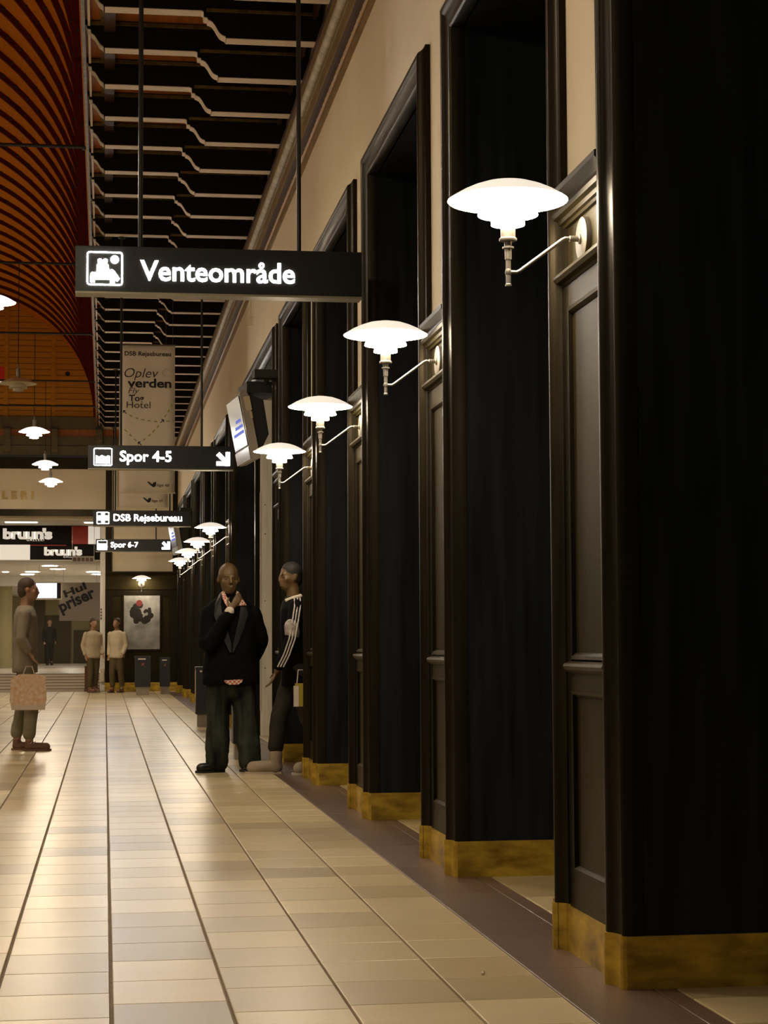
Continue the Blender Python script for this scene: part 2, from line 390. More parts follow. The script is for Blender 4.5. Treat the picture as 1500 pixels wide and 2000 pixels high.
def rail(prof, y0, y1): return MB().prism(prof, 'y', y0, y1)
def make_pier():
    """local origin: near corner on the floor, X as in the hall"""
    t = thing('wood_pier', '', 'pier')
    MB().box(XW-0.006, XW+0.022, .155, .78, 0, 2.74).build('back_board', 'black_wood_panel', t)
    x0 = XW-0.006
    for (ya, yb) in ((.155, .222), (.713, .78)): MB().box(x0-.014, x0+.004, ya, yb, .16, 2.40).build('stile', 'black_wood', t)
    MB().box(x0-.0135, x0+.004, .222, .713, .16, .287).build('rail', 'black_wood_panel', t)
    MB().box(x0-.0135, x0+.004, .222, .713, .925, .995).build('rail', 'black_wood_panel', t)
    MB().box(x0-.0135, x0+.004, .222, .713, 2.30, 2.40).build('rail', 'black_wood_panel', t)
    rail([(x0,.985),(x0-.020,.988),(x0-.034,1.0),(x0-.040,1.012),(x0-.036,1.022),(x0-.014,1.03),(x0,1.036)], .20, .74).build('chair_rail', 'black_wood_panel', t)
    for (za, zb) in ((.287, .925), (1.036, 2.30)):
        for (ya, yb, zc, zd) in ((.222,.240,za,zb), (.695,.713,za,zb)):
            MB().prism([(x0-.016,ya),(x0+.002,ya),(x0+.002,yb),(x0-.004,yb) if ya < .5 else (x0-.016,yb)], 'z', zc, zd).build('panel_bead', 'black_wood', t)
        rail([(x0,zb),(x0-.018,zb),(x0-.016,zb-.012),(x0-.004,zb-.022),(x0,zb-.024)], .222, .713).build('panel_bead', 'black_wood_panel', t)
        rail([(x0,za),(x0-.018,za),(x0-.016,za+.012),(x0-.004,za+.022),(x0,za+.024)], .222, .713).build('panel_bead', 'black_wood_panel', t)
    # mouldings under and over the lamp field
    rail([(x0,2.385),(x0-.016,2.385),(x0-.022,2.395),(x0-.040,2.40),(x0-.050,2.412),(x0-.048,2.424),(x0-.030,2.432),(x0-.012,2.438),(x0,2.44)], .15, .785).build('lower_moulding', 'black_wood_panel', t)
    rail([(x0,2.60),(x0-.012,2.602),(x0-.016,2.612),(x0-.026,2.616),(x0-.030,2.63),(x0-.046,2.636),(x0-.052,2.65),(x0-.046,2.664),(x0-.034,2.67),
          (x0-.030,2.684),(x0-.044,2.70),(x0-.058,2.716),(x0-.058,2.736),(x0-.04,2.742),(x0,2.744)], .145, .79).build('cap_moulding', 'black_wood_panel', t)
    for (ya, yb) in ((.155, .185), (.75, .78)): MB().box(x0-.012, x0+.004, ya, yb, 2.44, 2.60).build('stile', 'black_wood', t)
    # brass kick plates: near casing, panel, far casing
    pl = [(x-.008, u-0.004) for (u, x) in PROF[1:-1]]
    near = [(1.70, -.006)] + pl + [(1.655, .166), (1.70, .166)]
    MB().prism(near, 'z', 0, .166).build('kick_plate', 'brass', t, smooth=35)
    MB().prism([(x, PW-y) for (x, y) in near], 'z', 0, .166).build('kick_plate', 'brass', t, smooth=35)
    MB().box(x0-.022, x0+.004, .15, .785, 0, .160).build('kick_plate', 'brass', t)
    return t
pier_lab = ['dark panelled pier nearest the camera, carrying the largest wall lamp', 'dark panelled pier of the second wall lamp from the camera',
            'dark panelled pier of the third wall lamp from the camera', 'dark panelled pier beside the man half hidden in the doorway',
            'dark panelled lampless pier holding the tilted monitor', 'dark panelled pier behind the standing man, past the wide doorway',
            'dark panelled pier of the second far wall lamp', 'dark panelled pier of the third far wall lamp', 'dark panelled pier of the farthest lit wall lamp',
            'narrow looking dark pier second from the end wall', 'narrow looking dark pier next to the end wall']
p0 = make_pier()
for i, a in enumerate(PIERS):
    p = p0 if i == 0 else copy_tree(p0)
    p.location = (0, a, 0); tag(p, pier_lab[i], 'pier', 'panelled wall piers', 'structure')
o = MB().box(1.655, 2.55, 43.985, 44.95, 0, ZT+.03).build('wall_corner', 'black_wood'); struct(o, 'black wooden corner strip where side wall meets end wall', 'wall')

# cornice
ccv = [(1.67,5.135),(1.652,5.135),(1.650,5.19),(1.648,5.226),(1.648,5.26),(1.642,5.30),(1.630,5.34),(1.622,5.37),(1.620,5.45),(1.612,5.455),
       (1.612,5.525),(1.61,5.60),(1.598,5.62),(1.592,5.69),(1.60,5.70),(1.60,5.76),(1.67,5.76)]
cor = MB().prism(ccv, 'y', 2.5, 44.95).build('trim_20', 'ochre_paint'); struct(cor, 'painted cornice between plaster wall and beamed ceiling', 'cornice')
MB().box(1.606, 1.625, 2.6, 44.9, 5.532, 5.612).build('recess_band', 'dark_red_paint', cor)
MB().prism([(1.66,5.228),(1.6445,5.228),(1.6445,5.262),(1.638,5.302),(1.626,5.342),(1.66,5.342)], 'y', 2.6, 44.9).build('recess_band', 'dark_red_paint', cor)
MB().box(1.596, 1.61, 2.6, 44.9, 5.70, 5.756).build('recess_band', 'dark_red_paint', cor)
MB().tube([(1.643, 2.6, 5.207), (1.643, 44.9, 5.207)], 0.014, 8).build('bead_strip', 'bead_paint', cor, smooth=True)
bd = MB()
for k in range(110): bd.lathe([(0.001,-.014),(.012,-.011),(.0165,0),(.012,.011),(.001,.014)], (1.641, 9.0+k*0.145, 5.207), 6, axis='y')
tag(bd.build('bead_row', 'bead_paint', cor, smooth=True), kind='stuff')
tor_me = MB().tube([(0,-.21,0), (0,-.205,0), (0,.205,0), (0,.21,0)], [.034,.040,.040,.034], 14).mesh('torus_length', 'cream_moulding', True)
for k in range(83): put('torus_length', tor_me, cor, (1.594, 9.9+k*0.421, 5.490))

# ================================================================== SIDE CEILING WITH BRACKET BEAMS
ce = MB().box(-0.20, 1.67, 0, 44.95, 6.195, 6.30).build('ceiling', 'ceiling_board'); struct(ce, 'dark side ceiling of stepped bracket beams over the piers', 'ceiling')
S1 = [(.905,5.76),(.900,5.775),(.880,5.782),(.860,5.795),(.840,5.825),(.820,5.86),(.800,5.885),(.780,5.895),(.765,5.90),(.762,5.915),(.735,5.92),(.732,5.962),(.715,5.97)]
S2 = [(-.03,5.97),(-.036,5.985),(-.05,5.992),(-.065,6.005),(-.085,6.04),(-.105,6.07),(-.125,6.085),(-.135,6.09),(-.138,6.12),(-.165,6.125),(-.168,6.155),(-.192,6.16)]
low = [(1.655,5.76)] + S1 + S2
bt = 0.14
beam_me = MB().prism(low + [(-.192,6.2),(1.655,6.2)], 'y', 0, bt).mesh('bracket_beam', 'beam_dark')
def ribbon(pts, y0, y1, th=0.006):
    m_ = MB(); n = len(pts); vs = []
    for (x, z) in pts: vs += [(x, y0, z-th), (x, y1, z-th), (x, y0, z+.001), (x, y1, z+.001)]
    fs = []
    for i in range(n-1):
        a, b_ = i*4, (i+1)*4
        fs += [(a,b_,b_+1,a+1), (a+2,a+3,b_+3,b_+2), (a,a+2,b_+2,b_), (a+1,b_+1,b_+3,a+3)]
    fs += [(0,1,3,2), (n*4-4,n*4-2,n*4-1,n*4-3)]
    return m_.add(vs, fs)
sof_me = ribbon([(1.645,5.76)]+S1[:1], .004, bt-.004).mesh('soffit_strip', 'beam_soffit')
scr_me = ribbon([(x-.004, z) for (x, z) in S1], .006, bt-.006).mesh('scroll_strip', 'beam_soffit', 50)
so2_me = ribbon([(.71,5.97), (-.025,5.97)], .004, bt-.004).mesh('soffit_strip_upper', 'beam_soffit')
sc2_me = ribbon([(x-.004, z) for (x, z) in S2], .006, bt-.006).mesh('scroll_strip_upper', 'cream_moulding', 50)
g1_me = MB().prism([(-.014,5.962),(0.004,5.958),(0.004,5.986),(-.012,5.984)], 'x', .75, 1.62).mesh('gilt_trim', 'gilt')
g2_me = MB().prism([(-.016,6.158),(0.004,6.152),(0.004,6.186),(-.014,6.184)], 'x', -.14, 1.62).mesh('gilt_trim_upper', 'gilt')
BEAMS = [14.56+1.033*i for i in range(-3, 29)]
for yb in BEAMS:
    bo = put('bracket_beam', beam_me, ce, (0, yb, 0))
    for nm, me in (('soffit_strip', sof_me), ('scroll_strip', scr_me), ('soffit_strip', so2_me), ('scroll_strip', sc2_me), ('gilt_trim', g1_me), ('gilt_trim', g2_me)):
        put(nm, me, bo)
for (xa, xb, za, zb, mm) in ((-.215,-.185,6.11,6.30,'gilt'), (-.165,-.145,6.145,6.2,'beam_soffit'), (-.06,-.03,6.15,6.2,'gilt'), (-.03,.06,6.10,6.2,'dark_red_paint')):
    MB().box(xa, xb, 6.2, 44.9, za, zb).build('edge_moulding', mm, ce)
MB().box(1.575, 1.60, 6.2, 44.9, 5.93, 6.2).build('wall_plate', 'dark_red_paint', ce)

# ================================================================== BARREL VAULT
VC, VR, VZ = -3.10, 2.87, 6.2
va = MB(); n = 56
for r_ in (VR, VR+0.12):
    for k in range(n+1):
        t = PI*k/n
        for y in (0.0, 44.95): va.v.append((VC+r_*math.cos(t), y, VZ+r_*math.sin(t)))
h_ = (n+1)*2
for k in range(n):
    va.add([], [])
    va.f += [(2*k,2*k+1,2*k+3,2*k+2), (h_+2*k,h_+2*k+2,h_+2*k+3,h_+2*k+1)]; va.mi += [0,0]
va.f += [(0,h_,h_+1,1), (2*n,2*n+1,h_+2*n+1,h_+2*n)]; va.mi += [0,0]
vo = va.build('ceiling_vault', 'vault_board', smooth=60); struct(vo, 'orange boarded barrel vault with dark red ribs', 'ceiling')
def arc_bar(r0, r1, y0, y1, n=48, a0=0.0, a1=PI):
    m_ = MB()
    for k in range(n+1):
        t = a0+(a1-a0)*k/n; c, s_ = math.cos(t), math.sin(t)
        for (r_, y) in ((r0,y0),(r0,y1),(r1,y1),(r1,y0)): m_.v.append((VC+r_*c, y, VZ+r_*s_))
    for k in range(n):
        a, b_ = 4*k, 4*k+4
        for q in range(4): m_.f.append((a+q, a+(q+1) % 4, b_+(q+1) % 4, b_+q)); m_.mi.append(0)
    return m_
rib_me = arc_bar(VR-.055, VR+.02, -.035, .035).mesh('rib', 'rib_red', 50)
fil_me = arc_bar(VR-.022, VR+.02, -.075, .075).mesh('rib_fillet', 'rib_red', 50)
tooth = MB()
for k in range(40):
    t = 0.08+k*0.075; c, s_ = math.cos(t), math.sin(t); q = Vector((VC+(VR-.02)*c, 0, VZ+(VR-.02)*s_)); tt = Vector((-s_, 0, c))
    rr = Vector((c, 0, s_))
    ps = []
    for (aa, bb_) in ((-.012,-.014),(.012,-.014),(.012,.02),(-.012,.02)): ps.append(q+tt*aa+rr*bb_)
    tooth.add([(p.x, -.10, p.z) for p in ps]+[(p.x, -.03, p.z) for p in ps], [(0,1,2,3),(7,6,5,4),(0,4,5,1),(1,5,6,2),(2,6,7,3),(3,7,4,0)])
tooth_me = tooth.mesh('peg_row', 'dark_red_paint')
for yb in BEAMS:
    rb = put('rib', rib_me, vo, (0, yb+0.06, 0)); put('rib_fillet', fil_me, rb)
    tag(put('peg_row', tooth_me, rb), kind='stuff')
# tie rods across the springing
tie_lab = ['thin iron tie rod out of the picture near the camera', 'thin iron tie rod out of the picture, second from the camera', 'thin iron tie rod out of the picture, third from the camera', 'nearest of the thin iron rods across the vault', 'second thin iron tie rod, holding the unlit pendant', 'third thin iron tie rod across the vault',
           'fourth thin iron tie rod across the vault', 'farthest thin iron tie rod before the boarded gable']
TIES = [1.4, 7.5, 13.6, 19.7, 25.9, 31.8, 37.6, 41.6]
for i, y in enumerate(TIES):
    t = thing('tie_rod', tie_lab[i], 'rod', (-0.2, y, 6.2), 0, 'tie rods across the vault')
    MB().tube([(-5.8,0,0), (-0.001,0,0)], 0.018, 8).build('rod', 'iron', t, smooth=True)
    MB().lathe([(0.001,-.06),(.03,-.06),(.035,-.045),(.035,.0),(.02,.01),(.001,.01)], (0.0,0,0), 12, axis='x').build('end_socket', 'iron', t, smooth=True)

# ================================================================== LEFT SIDE AND BACK OF THE HALL (out of frame)
o = MB().box(-8.0, -7.87, -6, 44.95, 4.2, 6.3).build('wall_left', 'plaster'); struct(o, 'far left plaster wall of the hall', 'wall')
MB().box(-8.0, -7.83, -6, 44.95, 0, 4.2).build('wood_lining', 'black_wood', o)
o = MB().box(-7.87, -6.0, 0, 44.95, 6.195, 6.3).build('ceiling_left', 'ceiling_board'); struct(o, 'side ceiling on the far left of the hall', 'ceiling')

# ================================================================== END WALL
YE = 44.95
OX = -0.115      # right edge of the passage opening
we = MB().box(-7.87, 0.0, YE, YE+.35, 4.04, 5.14).box(0.0, 2.0, YE, YE+.35, 0, 5.14).box(-7.87, 2.0, YE+.02, YE+.35, 5.14, 9.3).box(OX, 0.0, YE, YE+.35, 0, 4.04).build('wall_end', 'plaster')
struct(we, 'end wall of the hall with plaster band over the gallery passage', 'wall')
MB().box(-7.87, 2.0, YE-.012, YE+.02, 6.33, 9.3).build('gable_backing', 'tympanum_gap', we)
pk_me = {}
for k in range(21):
    z = 6.36+k*0.137
    for (xa, xb) in ((-5.9,-4.72),(-4.62,-3.43),(-3.33,-2.345),(-2.238,-1.268),(-1.168,-0.2)):
        if math.hypot(max(abs(xa-VC)-1.3, 0) if False else min(abs(xa-VC), abs(xb-VC)), z-VZ) > VR: continue
        key = (round(xb-xa, 3))
        if key not in pk_me: pk_me[key] = MB().box(0, xb-xa, -.03, -.010, 0.006, .131).mesh('plank', 'tympanum_board')
        put('plank', pk_me[key], we, (xa, YE, z))
for xa in (-4.72, -3.43, -2.345, -1.268): MB().box(xa+.002, xa+.102, YE-.055, YE-.01, 6.33, 9.2).build('post', 'tympanum_board', we)
MB().box(-5.97, -.1, YE-.16, YE+.02, 6.065, 6.34).build('beam', 'olive_paint', we)
MB().box(-5.97, .9, YE-.02, YE+.02, 5.90, 6.065).build('frieze_board', 'ceiling_board', we)
MB().box(-5.97, .9, YE-.07, YE+.02, 5.45, 5.90).build('band', 'olive_paint', we)
MB().box(-5.97, .9, YE-.09, YE-.06, 5.67, 5.69).build('band_line', 'dark_red_paint', we)
MB().box(-7.87, 1.66, YE-.12, YE+.02, 5.40, 5.45).build('ledge', 'navy_paint', we)
MB().box(-7.87, 1.66, YE-.05, YE+.02, 5.14, 5.40).build('band', 'black_wood', we)
cbp = [(-.02,6.065),(-.26,6.065),(-.26,6.0),(-.22,5.97),(-.22,5.80),(-.17,5.76),(-.17,5.58),(-.13,5.52),(-.02,5.50)]
cb_me = MB().prism(cbp, 'x', -.075, .075).mesh('corbel', 'olive_paint')
cb_top = MB().box(-.09, .09, -.28, -.02, 6.045, 6.075).mesh('corbel_cap', 'navy_paint')
for x in (-4.4, -3.3, -2.25, -1.18, -.16):
    c_ = put('corbel', cb_me, we, (x, YE, 0)); put('corbel_cap', cb_top, c_)
MB().box(-7.87, 0.02, YE-.09, YE+.02, 4.04, 4.20).build('lintel', 'black_wood', we)
MB().box(OX, 0.0, YE-.02, YE+.36, 0, 4.04).build('passage_jamb', 'gallery_white', we)
for k in range(4): MB().box(-.105, -.075, YE-.045, YE-.01, 1.66+k*.07, 1.70+k*.07).build('hinge_hook', 'brown_wood', we)
# smoke outlet in the gable
o = MB().lathe([(0.001,-.05),(.05,-.05),(.055,-.045),(.055,-.02)], (-.89, YE, 7.36), 16, axis='y').build('round_vent', 'matt_black', we)
# dark panelling right of the passage
pn = thing('trim_21', 'dark panelled end wall section behind the framed poster', 'panelling', (0, YE, 0), kind='structure')
MB().box(0.0, 1.655, -.035, 0.0, 0, 2.70).build('back_board', 'black_wood_panel', pn)
MB().box(0.0, 0.145, -.06, 0.0, 2.70, 5.14).build('frame_post', 'black_wood', pn); MB().box(1.55, 1.655, -.06, 0.0, 2.70, 5.14).build('frame_post', 'black_wood', pn)
MB().box(0.145, .275, -.045, 0.0, 4.20, 5.14).build('pale_pilaster', 'plaster', pn)
MB().prism([(-.0,2.66),(-.05,2.66),(-.06,2.70),(-.09,2.72),(-.09,2.75),(-.05,2.765),(0,2.77)], 'x', .0, 1.655).build('cap_moulding', 'black_wood_panel', pn)
MB().prism([(-.0,2.33),(-.05,2.33),(-.065,2.35),(-.065,2.37),(-.05,2.38),(0,2.385)], 'x', .0, 1.655).build('lower_moulding', 'black_wood_panel', pn)
for (xa, xb) in ((0.0,.16),(1.46,1.655)): MB().box(xa, xb, -.05, -.03, .2, 2.33).build('stile', 'black_wood', pn)
MB().box(.16, 1.46, -.05, -.03, 2.2, 2.33).build('rail', 'black_wood', pn); MB().box(.16, 1.46, -.05, -.03, .2, .42).build('rail', 'black_wood', pn)
MB().box(0.0, 1.655, -.06, -.03, 0, .2).build('kick_plate', 'brass', pn)
# bronze letters
t = thing('bronze_lettering', 'raised bronze capital letters LERI on plaster band', 'lettering', (-2.36, YE-.03, 4.445))
for ch, x in (('L', 0.0), ('E', .205), ('R', .42), ('I', .655)):
    text_mesh(ch, height=.245, bold=.06, depth=.03).build('letter', 'bronze', t, loc=(x, 0, 0))
# poster
t = thing('framed_poster', 'grey illustrated poster in black frame on end wall', 'poster', (.8425, YE-.06, .95))
MB().box(-.45, .45, 0, .03, -.03, 1.36).build('frame', 'black_wood', t)
MB().box(-.413, .413, -.006, 0.002, .015, 1.255).build('print', 'poster_print', t)
bl = MB()
for k in range(26):
    a = random.random()*2*PI; rr = random.random()**.5; bl.lathe([(0.001,-.0075),(random.uniform(.03,.09),-.007)], (-.02+rr*.24*math.cos(a), 0, .80+rr*.24*math.sin(a)), 9, axis='y')
bl.build('dark_figure', 'trouser_grey', t)
MB().lathe([(0.001,-.009),(.075,-.0085)], (-.06,0,1.08), 12, axis='y').build('red_patch', 'bin_emblem_red', t)

# ================================================================== WALL LAMPS
def shade_set(parent, s, lit, dz=0.0, cx=0.0, pre='opal'):
    """three opal shades, rim of the big one at z=dz; s = diameter/0.42"""
    top_o = [(.022,.082),(.05,.079),(.09,.070),(.13,.053),(.165,.033),(.19,.015),(.206,.003),(.21,-.002)]
    top_i = [(.208,-.004),(.188,.008),(.163,.026),(.128,.046),(.09,.062),(.05,.070),(.022,.073)]
    mid = [(.040,.006),(.060,.004),(.082,-.012),(.097,-.030),(.104,-.046),(.1055,-.052),(.102,-.050),(.094,-.036),(.078,-.018),(.058,-.004),(.040,.002)]
    lowp = [(.036,-.046),(.048,-.052),(.055,-.066),(.058,-.084),(.0585,-.098),(.056,-.096),(.053,-.070),(.046,-.058),(.034,-.052)]
    sc_ = lambda pr: [(r*s, z*s+dz) for (r, z) in pr]
    a = pre+'_top' if lit else 'opal_off'; b_ = pre+'_inner' if lit else 'opal_off'; c = pre+'_low' if lit else 'opal_off'
    n1 = len(top_o)-1
    mid = [(r, z-.011) for (r, z) in mid]
    top_o = [(r, z*.82-.010) for (r, z) in top_o]; top_i = [(r, z*.82-.010) for (r, z) in top_i]
    MB().lathe(sc_(top_o+top_i), (cx,0,0), 40, mis=[0]*n1+[1]*len(top_i)).build('top_shade', [a, b_], parent, smooth=50)
    MB().lathe(sc_(mid), (cx,0,0), 32, mis=[0]*(len(mid)-1)).build('middle_shade', [c], parent, smooth=50)
    MB().lathe(sc_(lowp), (cx,0,0), 28).build('bottom_shade', [c], parent, smooth=50)
    MB().lathe(sc_([(.001,.064),(.020,.064),(.024,.060),(.024,.054),(.001,.052)]), (cx,0,0), 16).build('finial', 'nickel', parent, smooth=40)
def make_wall_lamp():
    t = thing('wall_lamp', '', 'lamp')       # origin: centre of the wall rosette, lamp reaches out along -X
    MB().lathe([(.001,-.022),(.070,-.022),(.077,-.019),(.078,-.014),(.078,0.0)], n=40, axis='x').build('rosette', 'satin_nickel', t, smooth=35)
    cx, dz = -.28, .139
    shade_set(t, 1.0, True, dz, cx)
    MB().lathe([(.026,dz-.060),(.026,dz-.142),(.031,dz-.145),(.032,dz-.150),(.030,dz-.154),(.0145,dz-.156),(.0125,dz-.172),(.020,dz-.174),(.020,dz-.180),(.0125,dz-.182),
                (.012,dz-.218),(.0088,dz-.22),(.0088,dz-.304),(.011,dz-.306),(.011,dz-.312),(.001,dz-.314)], (cx,0,0), 20).build('stem', 'nickel', t, smooth=40)
    zj = dz-.263
    MB().lathe([(.001,zj-.014),(.009,zj-.011),(.0125,zj),(.009,zj+.011),(.001,zj+.014)], (cx,0,0), 14).build('joint', 'nickel', t, smooth=True)
    MB().tube([(cx,0,zj),(cx+.030,0,zj),(cx+.042,0,zj+.006),(cx+.192,0,-.006),(cx+.204,0,0),(-.055,0,0)], .0068, 12).build('arm', 'nickel', t, smooth=40)
    MB().lathe([(.0068,-.062),(.0105,-.060),(.0105,-.030),(.018,-.028),(.019,-.020)], n=20, axis='x').build('arm_socket', 'nickel', t, smooth=35)
    return t
lamp_lab = ['largest glowing wall lamp, nearest the camera at upper right', 'glowing wall lamp second from the camera', 'glowing wall lamp third from the camera',
            'glowing wall lamp fourth from the camera, in front of the tilted monitor', 'glowing wall lamp just above the standing man, nearest of the far four',
            'second of the four small far wall lamps', 'third of the four small far wall lamps', 'farthest and smallest of the side wall lamps']
wl = make_wall_lamp()
for i, k in enumerate([0,1,2,3,5,6,7,8]):
    l = wl if i == 0 else copy_tree(wl)
    l.location = (XW-.006, PIERS[k]+.485, 2.506); l.rotation_euler = (0, 0, 0)
    tag(l, lamp_lab[i], 'lamp', 'three-shade wall lamps')
l = copy_tree(wl); l.location = (.828, YE-.038, 2.47); l.rotation_euler = (0, 0, PI/2); tag(l, 'glowing wall lamp on the end wall above the poster', 'lamp', 'three-shade wall lamps')

# ================================================================== PENDANTS
def make_pendant(lit):
    t = thing('pendant_lamp', '', 'lamp')
    s = .5/.42
    shade_set(t, s, lit, 0.0, 0.0, 'pendant')
    MB().lathe([(.001,.250),(.012,.250),(.014,.19),(.028,.188),(.030,.18),(.026,.172),(.026,.066),(.001,.060)], n=16).build('holder', 'nickel', t, smooth=40)
    MB().tube([(0,0,.24),(0,0,6.1815-4.58)], .006, 6).build('cord', 'iron', t)
    return t
pend = make_pendant(True); off = make_pendant(False)
plab = {19.7: 'bright pendant lamp cut by the left edge, largest in view', 31.8: 'bright pendant lamp below the unlit one', 37.6: 'bright pendant lamp, upper of the lowest touching two', 41.6: 'lowest and smallest bright pendant lamp'}
off.location = (-1.165, 25.9, 4.58); tag(off, 'unlit white pendant lamp in front of the boarded gable', 'lamp', 'three-shade pendant lamps')
first = True
for y in (19.7, 31.8, 37.6, 41.6, 13.6, 7.5, 1.4):
    l = pend if first else copy_tree(pend); first = False
    l.location = (-1.165, y, 4.58); tag(l, plab.get(y, 'pendant lamp out of the picture, %s from the camera' % {1.4: 'first', 7.5: 'second', 13.6: 'third'}.get(y, '')), 'lamp', 'three-shade pendant lamps' if y in plab else 'pendant lamps outside the picture')
for y, od in zip((1.4, 7.5, 13.6, 19.7, 25.9, 31.8, 37.6, 41.6), nice):
    l = copy_tree(pend); l.location = (-5.035, y, 4.58); tag(l, 'bright pendant lamp, %s from the camera in the far left row' % od, 'lamp', 'pendant lamps of the left row')

# ================================================================== HANGING SIGNS
def rrect(x0, z0, x1, z1, r, n=5):
    pts = []
    for (cx, cz, a0) in ((x1-r,z0+r,-PI/2),(x1-r,z1-r,0),(x0+r,z1-r,PI/2),(x0+r,z0+r,PI)):
        for k in range(n+1): a = a0+PI/2*k/n; pts.append((cx+r*math.cos(a), cz+r*math.sin(a)))
    return pts
def plate(pts, d=.003): return MB().prism(pts, 'y', -d, 0)
def frame_plate(x0, z0, x1, z1, r, t, d=.003):
    a, b_ = rrect(x0,z0,x1,z1,r), rrect(x0+t,z0+t,x1-t,z1-t,max(r-t,.002)); n = len(a); m_ = MB()
    vs = [(p[0],-d,p[1]) for p in a]+[(p[0],-d,p[1]) for p in b_]+[(p[0],0,p[1]) for p in a]+[(p[0],0,p[1]) for p in b_]; fs = []
    for i in range(n):
        j = (i+1) % n; fs += [(i,j,n+j,n+i),(2*n+i,3*n+i,3*n+j,2*n+j),(i,2*n+i,2*n+j,j),(n+i,n+j,3*n+j,3*n+i)]
    return m_.add(vs, fs)
def disc(cx, cz, r, n=20): return [(cx+r*math.cos(2*PI*k/n), cz+r*math.sin(2*PI*k/n)) for k in range(n)]
SW, SH = 1.72, .282
def sign(label, x, y, z):
    t = thing('hanging_sign', label, 'sign', (x, y, z), 0, 'black illuminated signs across the hall')
    MB().box(0, SW, 0, .13, .012, SH).build('housing', 'sign_black', t)
    MB().box(0, SW, -.002, .132, 0, .012).build('bottom_rim', 'sign_rim', t)
    MB().box(0, SW, -.001, .131, SH, SH+.004).build('top_rim', 'iron', t)
    for xr, zb in ((.385, 5.964-z), (1.345, 5.754-z)):
        MB().tube([(xr, .09, SH), (xr, .09, zb)], .0145, 10).build('hanger_rod', 'iron', t, smooth=True)
        MB().lathe([(.001,zb),(.045,zb),(.045,zb-.01),(.02,zb-.02),(.0145,zb-.035)], (xr,.09,0), 12).build('hanger_flange', 'iron', t, smooth=True)
    return t
px = SW/560
def icon(t, x0, x1, z0, z1, r=.018, th=.0075):
    return frame_plate(x0, z0, x1, z1, r, th).build('pictogram_frame', 'letter_white', t, loc=(0, -.001, 0))
def lit(m_, name, t, loc=(0,-.001,0), mm='letter_white'): return m_.build(name, mm, t, loc=loc)
def arrow(t, x0, z0, s):
    q = s*.30
    a = [(x0+s, z0), (x0+s, z0+s), (x0+s-q, z0+s), (x0+s-q, z0+q*1.7), (x0+q*.75, z0+s+.0), (x0, z0+s-q*.75), (x0+s-q*1.7, z0+q), (x0, z0+q), (x0, z0)]
    lit(plate([(p[0], p[1]) for p in a]), 'arrow', t)
# sign 1
t = sign('largest hanging sign, lit white word Venteområde with waiting bench pictogram', -.186, 11.45, 3.182)
icon(t, 22*px, 91*px, 16*px, 82*px)
ip = lambda x, y: ((x/6.0+0)*1.0, y)
def ic(u, v): return ((22+69*u)*px, (16+66*v)*px)     # icon fraction -> sign local
bench = [(.10,.08),(.22,.08),(.22,.17),(.65,.17),(.65,.06),(.78,.06),(.78,.15),(.85,.12),(.92,.20),(.76,.44),(.70,.48),(.62,.46),(.60,.60),(.56,.66),(.32,.66),(.28,.60),(.27,.38),(.14,.38),(.10,.34)]
lit(plate([ic(*p) for p in bench]), 'pictogram_bench', t)
for u in (.365, .515): lit(plate(disc(*ic(u, .72), .066*69*px)), 'pictogram_head', t)
cc = ic(.775, .77); lit(plate(disc(cc[0], cc[1], .115*69*px)), 'pictogram_clock', t)
MB().box(cc[0]-.004, cc[0]+.002, -.006, -.002, cc[1]-.002, cc[1]+.018).box(cc[0]-.004, cc[0]+.014, -.006, -.002, cc[1]-.004, cc[1]+.001).build('clock_hand', 'sign_black', t)
lit(text_mesh('Venteområde', width=302*px, height=.0855*2.02, bold=.012), 'lettering', t, (125*px, -.003, 28*px))
# sign 2
t = sign('second hanging sign, lit white Spor 4-5 with arrow, before the banner', -.21, 22.9, 3.160)
k2 = SW/280
icon(t, 11*k2, 46*k2, 7*k2, 41*k2)
lit(plate([(15*k2,11*k2),(42*k2,11*k2),(42*k2,25*k2),(38*k2,27*k2),(34*k2,24*k2),(26*k2,27*k2),(22*k2,24*k2),(15*k2,27*k2)]), 'pictogram_train', t)
lit(text_mesh('Spor 4-5', width=99*k2, height=.178, bold=.010), 'lettering', t, (61*k2, -.003, 16*k2)); arrow(t, 247*k2, 9*k2, 26*k2)
# sign 3
t = sign('third hanging sign, lit white words DSB Rejsebureau', -.217, 34.15, 3.160)
k3 = SW/191
icon(t, 7*k3, 31*k3, 5*k3, 28*k3)
cr = [(.36,.06),(.64,.06),(.64,.30),(.94,.30),(.94,.72),(.64,.72),(.64,.94),(.36,.94),(.36,.72),(.06,.72),(.06,.30),(.36,.30)]
lit(plate([((7+24*u)*k3, (5+23*v)*k3) for (u, v) in cr]), 'pictogram_cross', t)
lit(text_mesh('DSB Rejsebureau', width=133*k3, height=.172, bold=.004), 'lettering', t, (40*k3, -.003, 11*k3))
# sign 4
t = sign('fourth and farthest hanging sign, lit white Spor 6-7 with arrow', -.217, 43.43, 3.150)
k4 = SW/148
icon(t, 3*k4, 22*k4, 4*k4, 22*k4)
lit(plate([(4*k4,5*k4),(21*k4,5*k4),(21*k4,16*k4),(4*k4,16*k4)]), 'pictogram_train', t)
lit(text_mesh('Spor 6-7', width=52*k4, height=.168, bold=.004), 'lettering', t, (29*k4, -.003, 9*k4)); arrow(t, 127*k4, 5*k4, 15*k4)

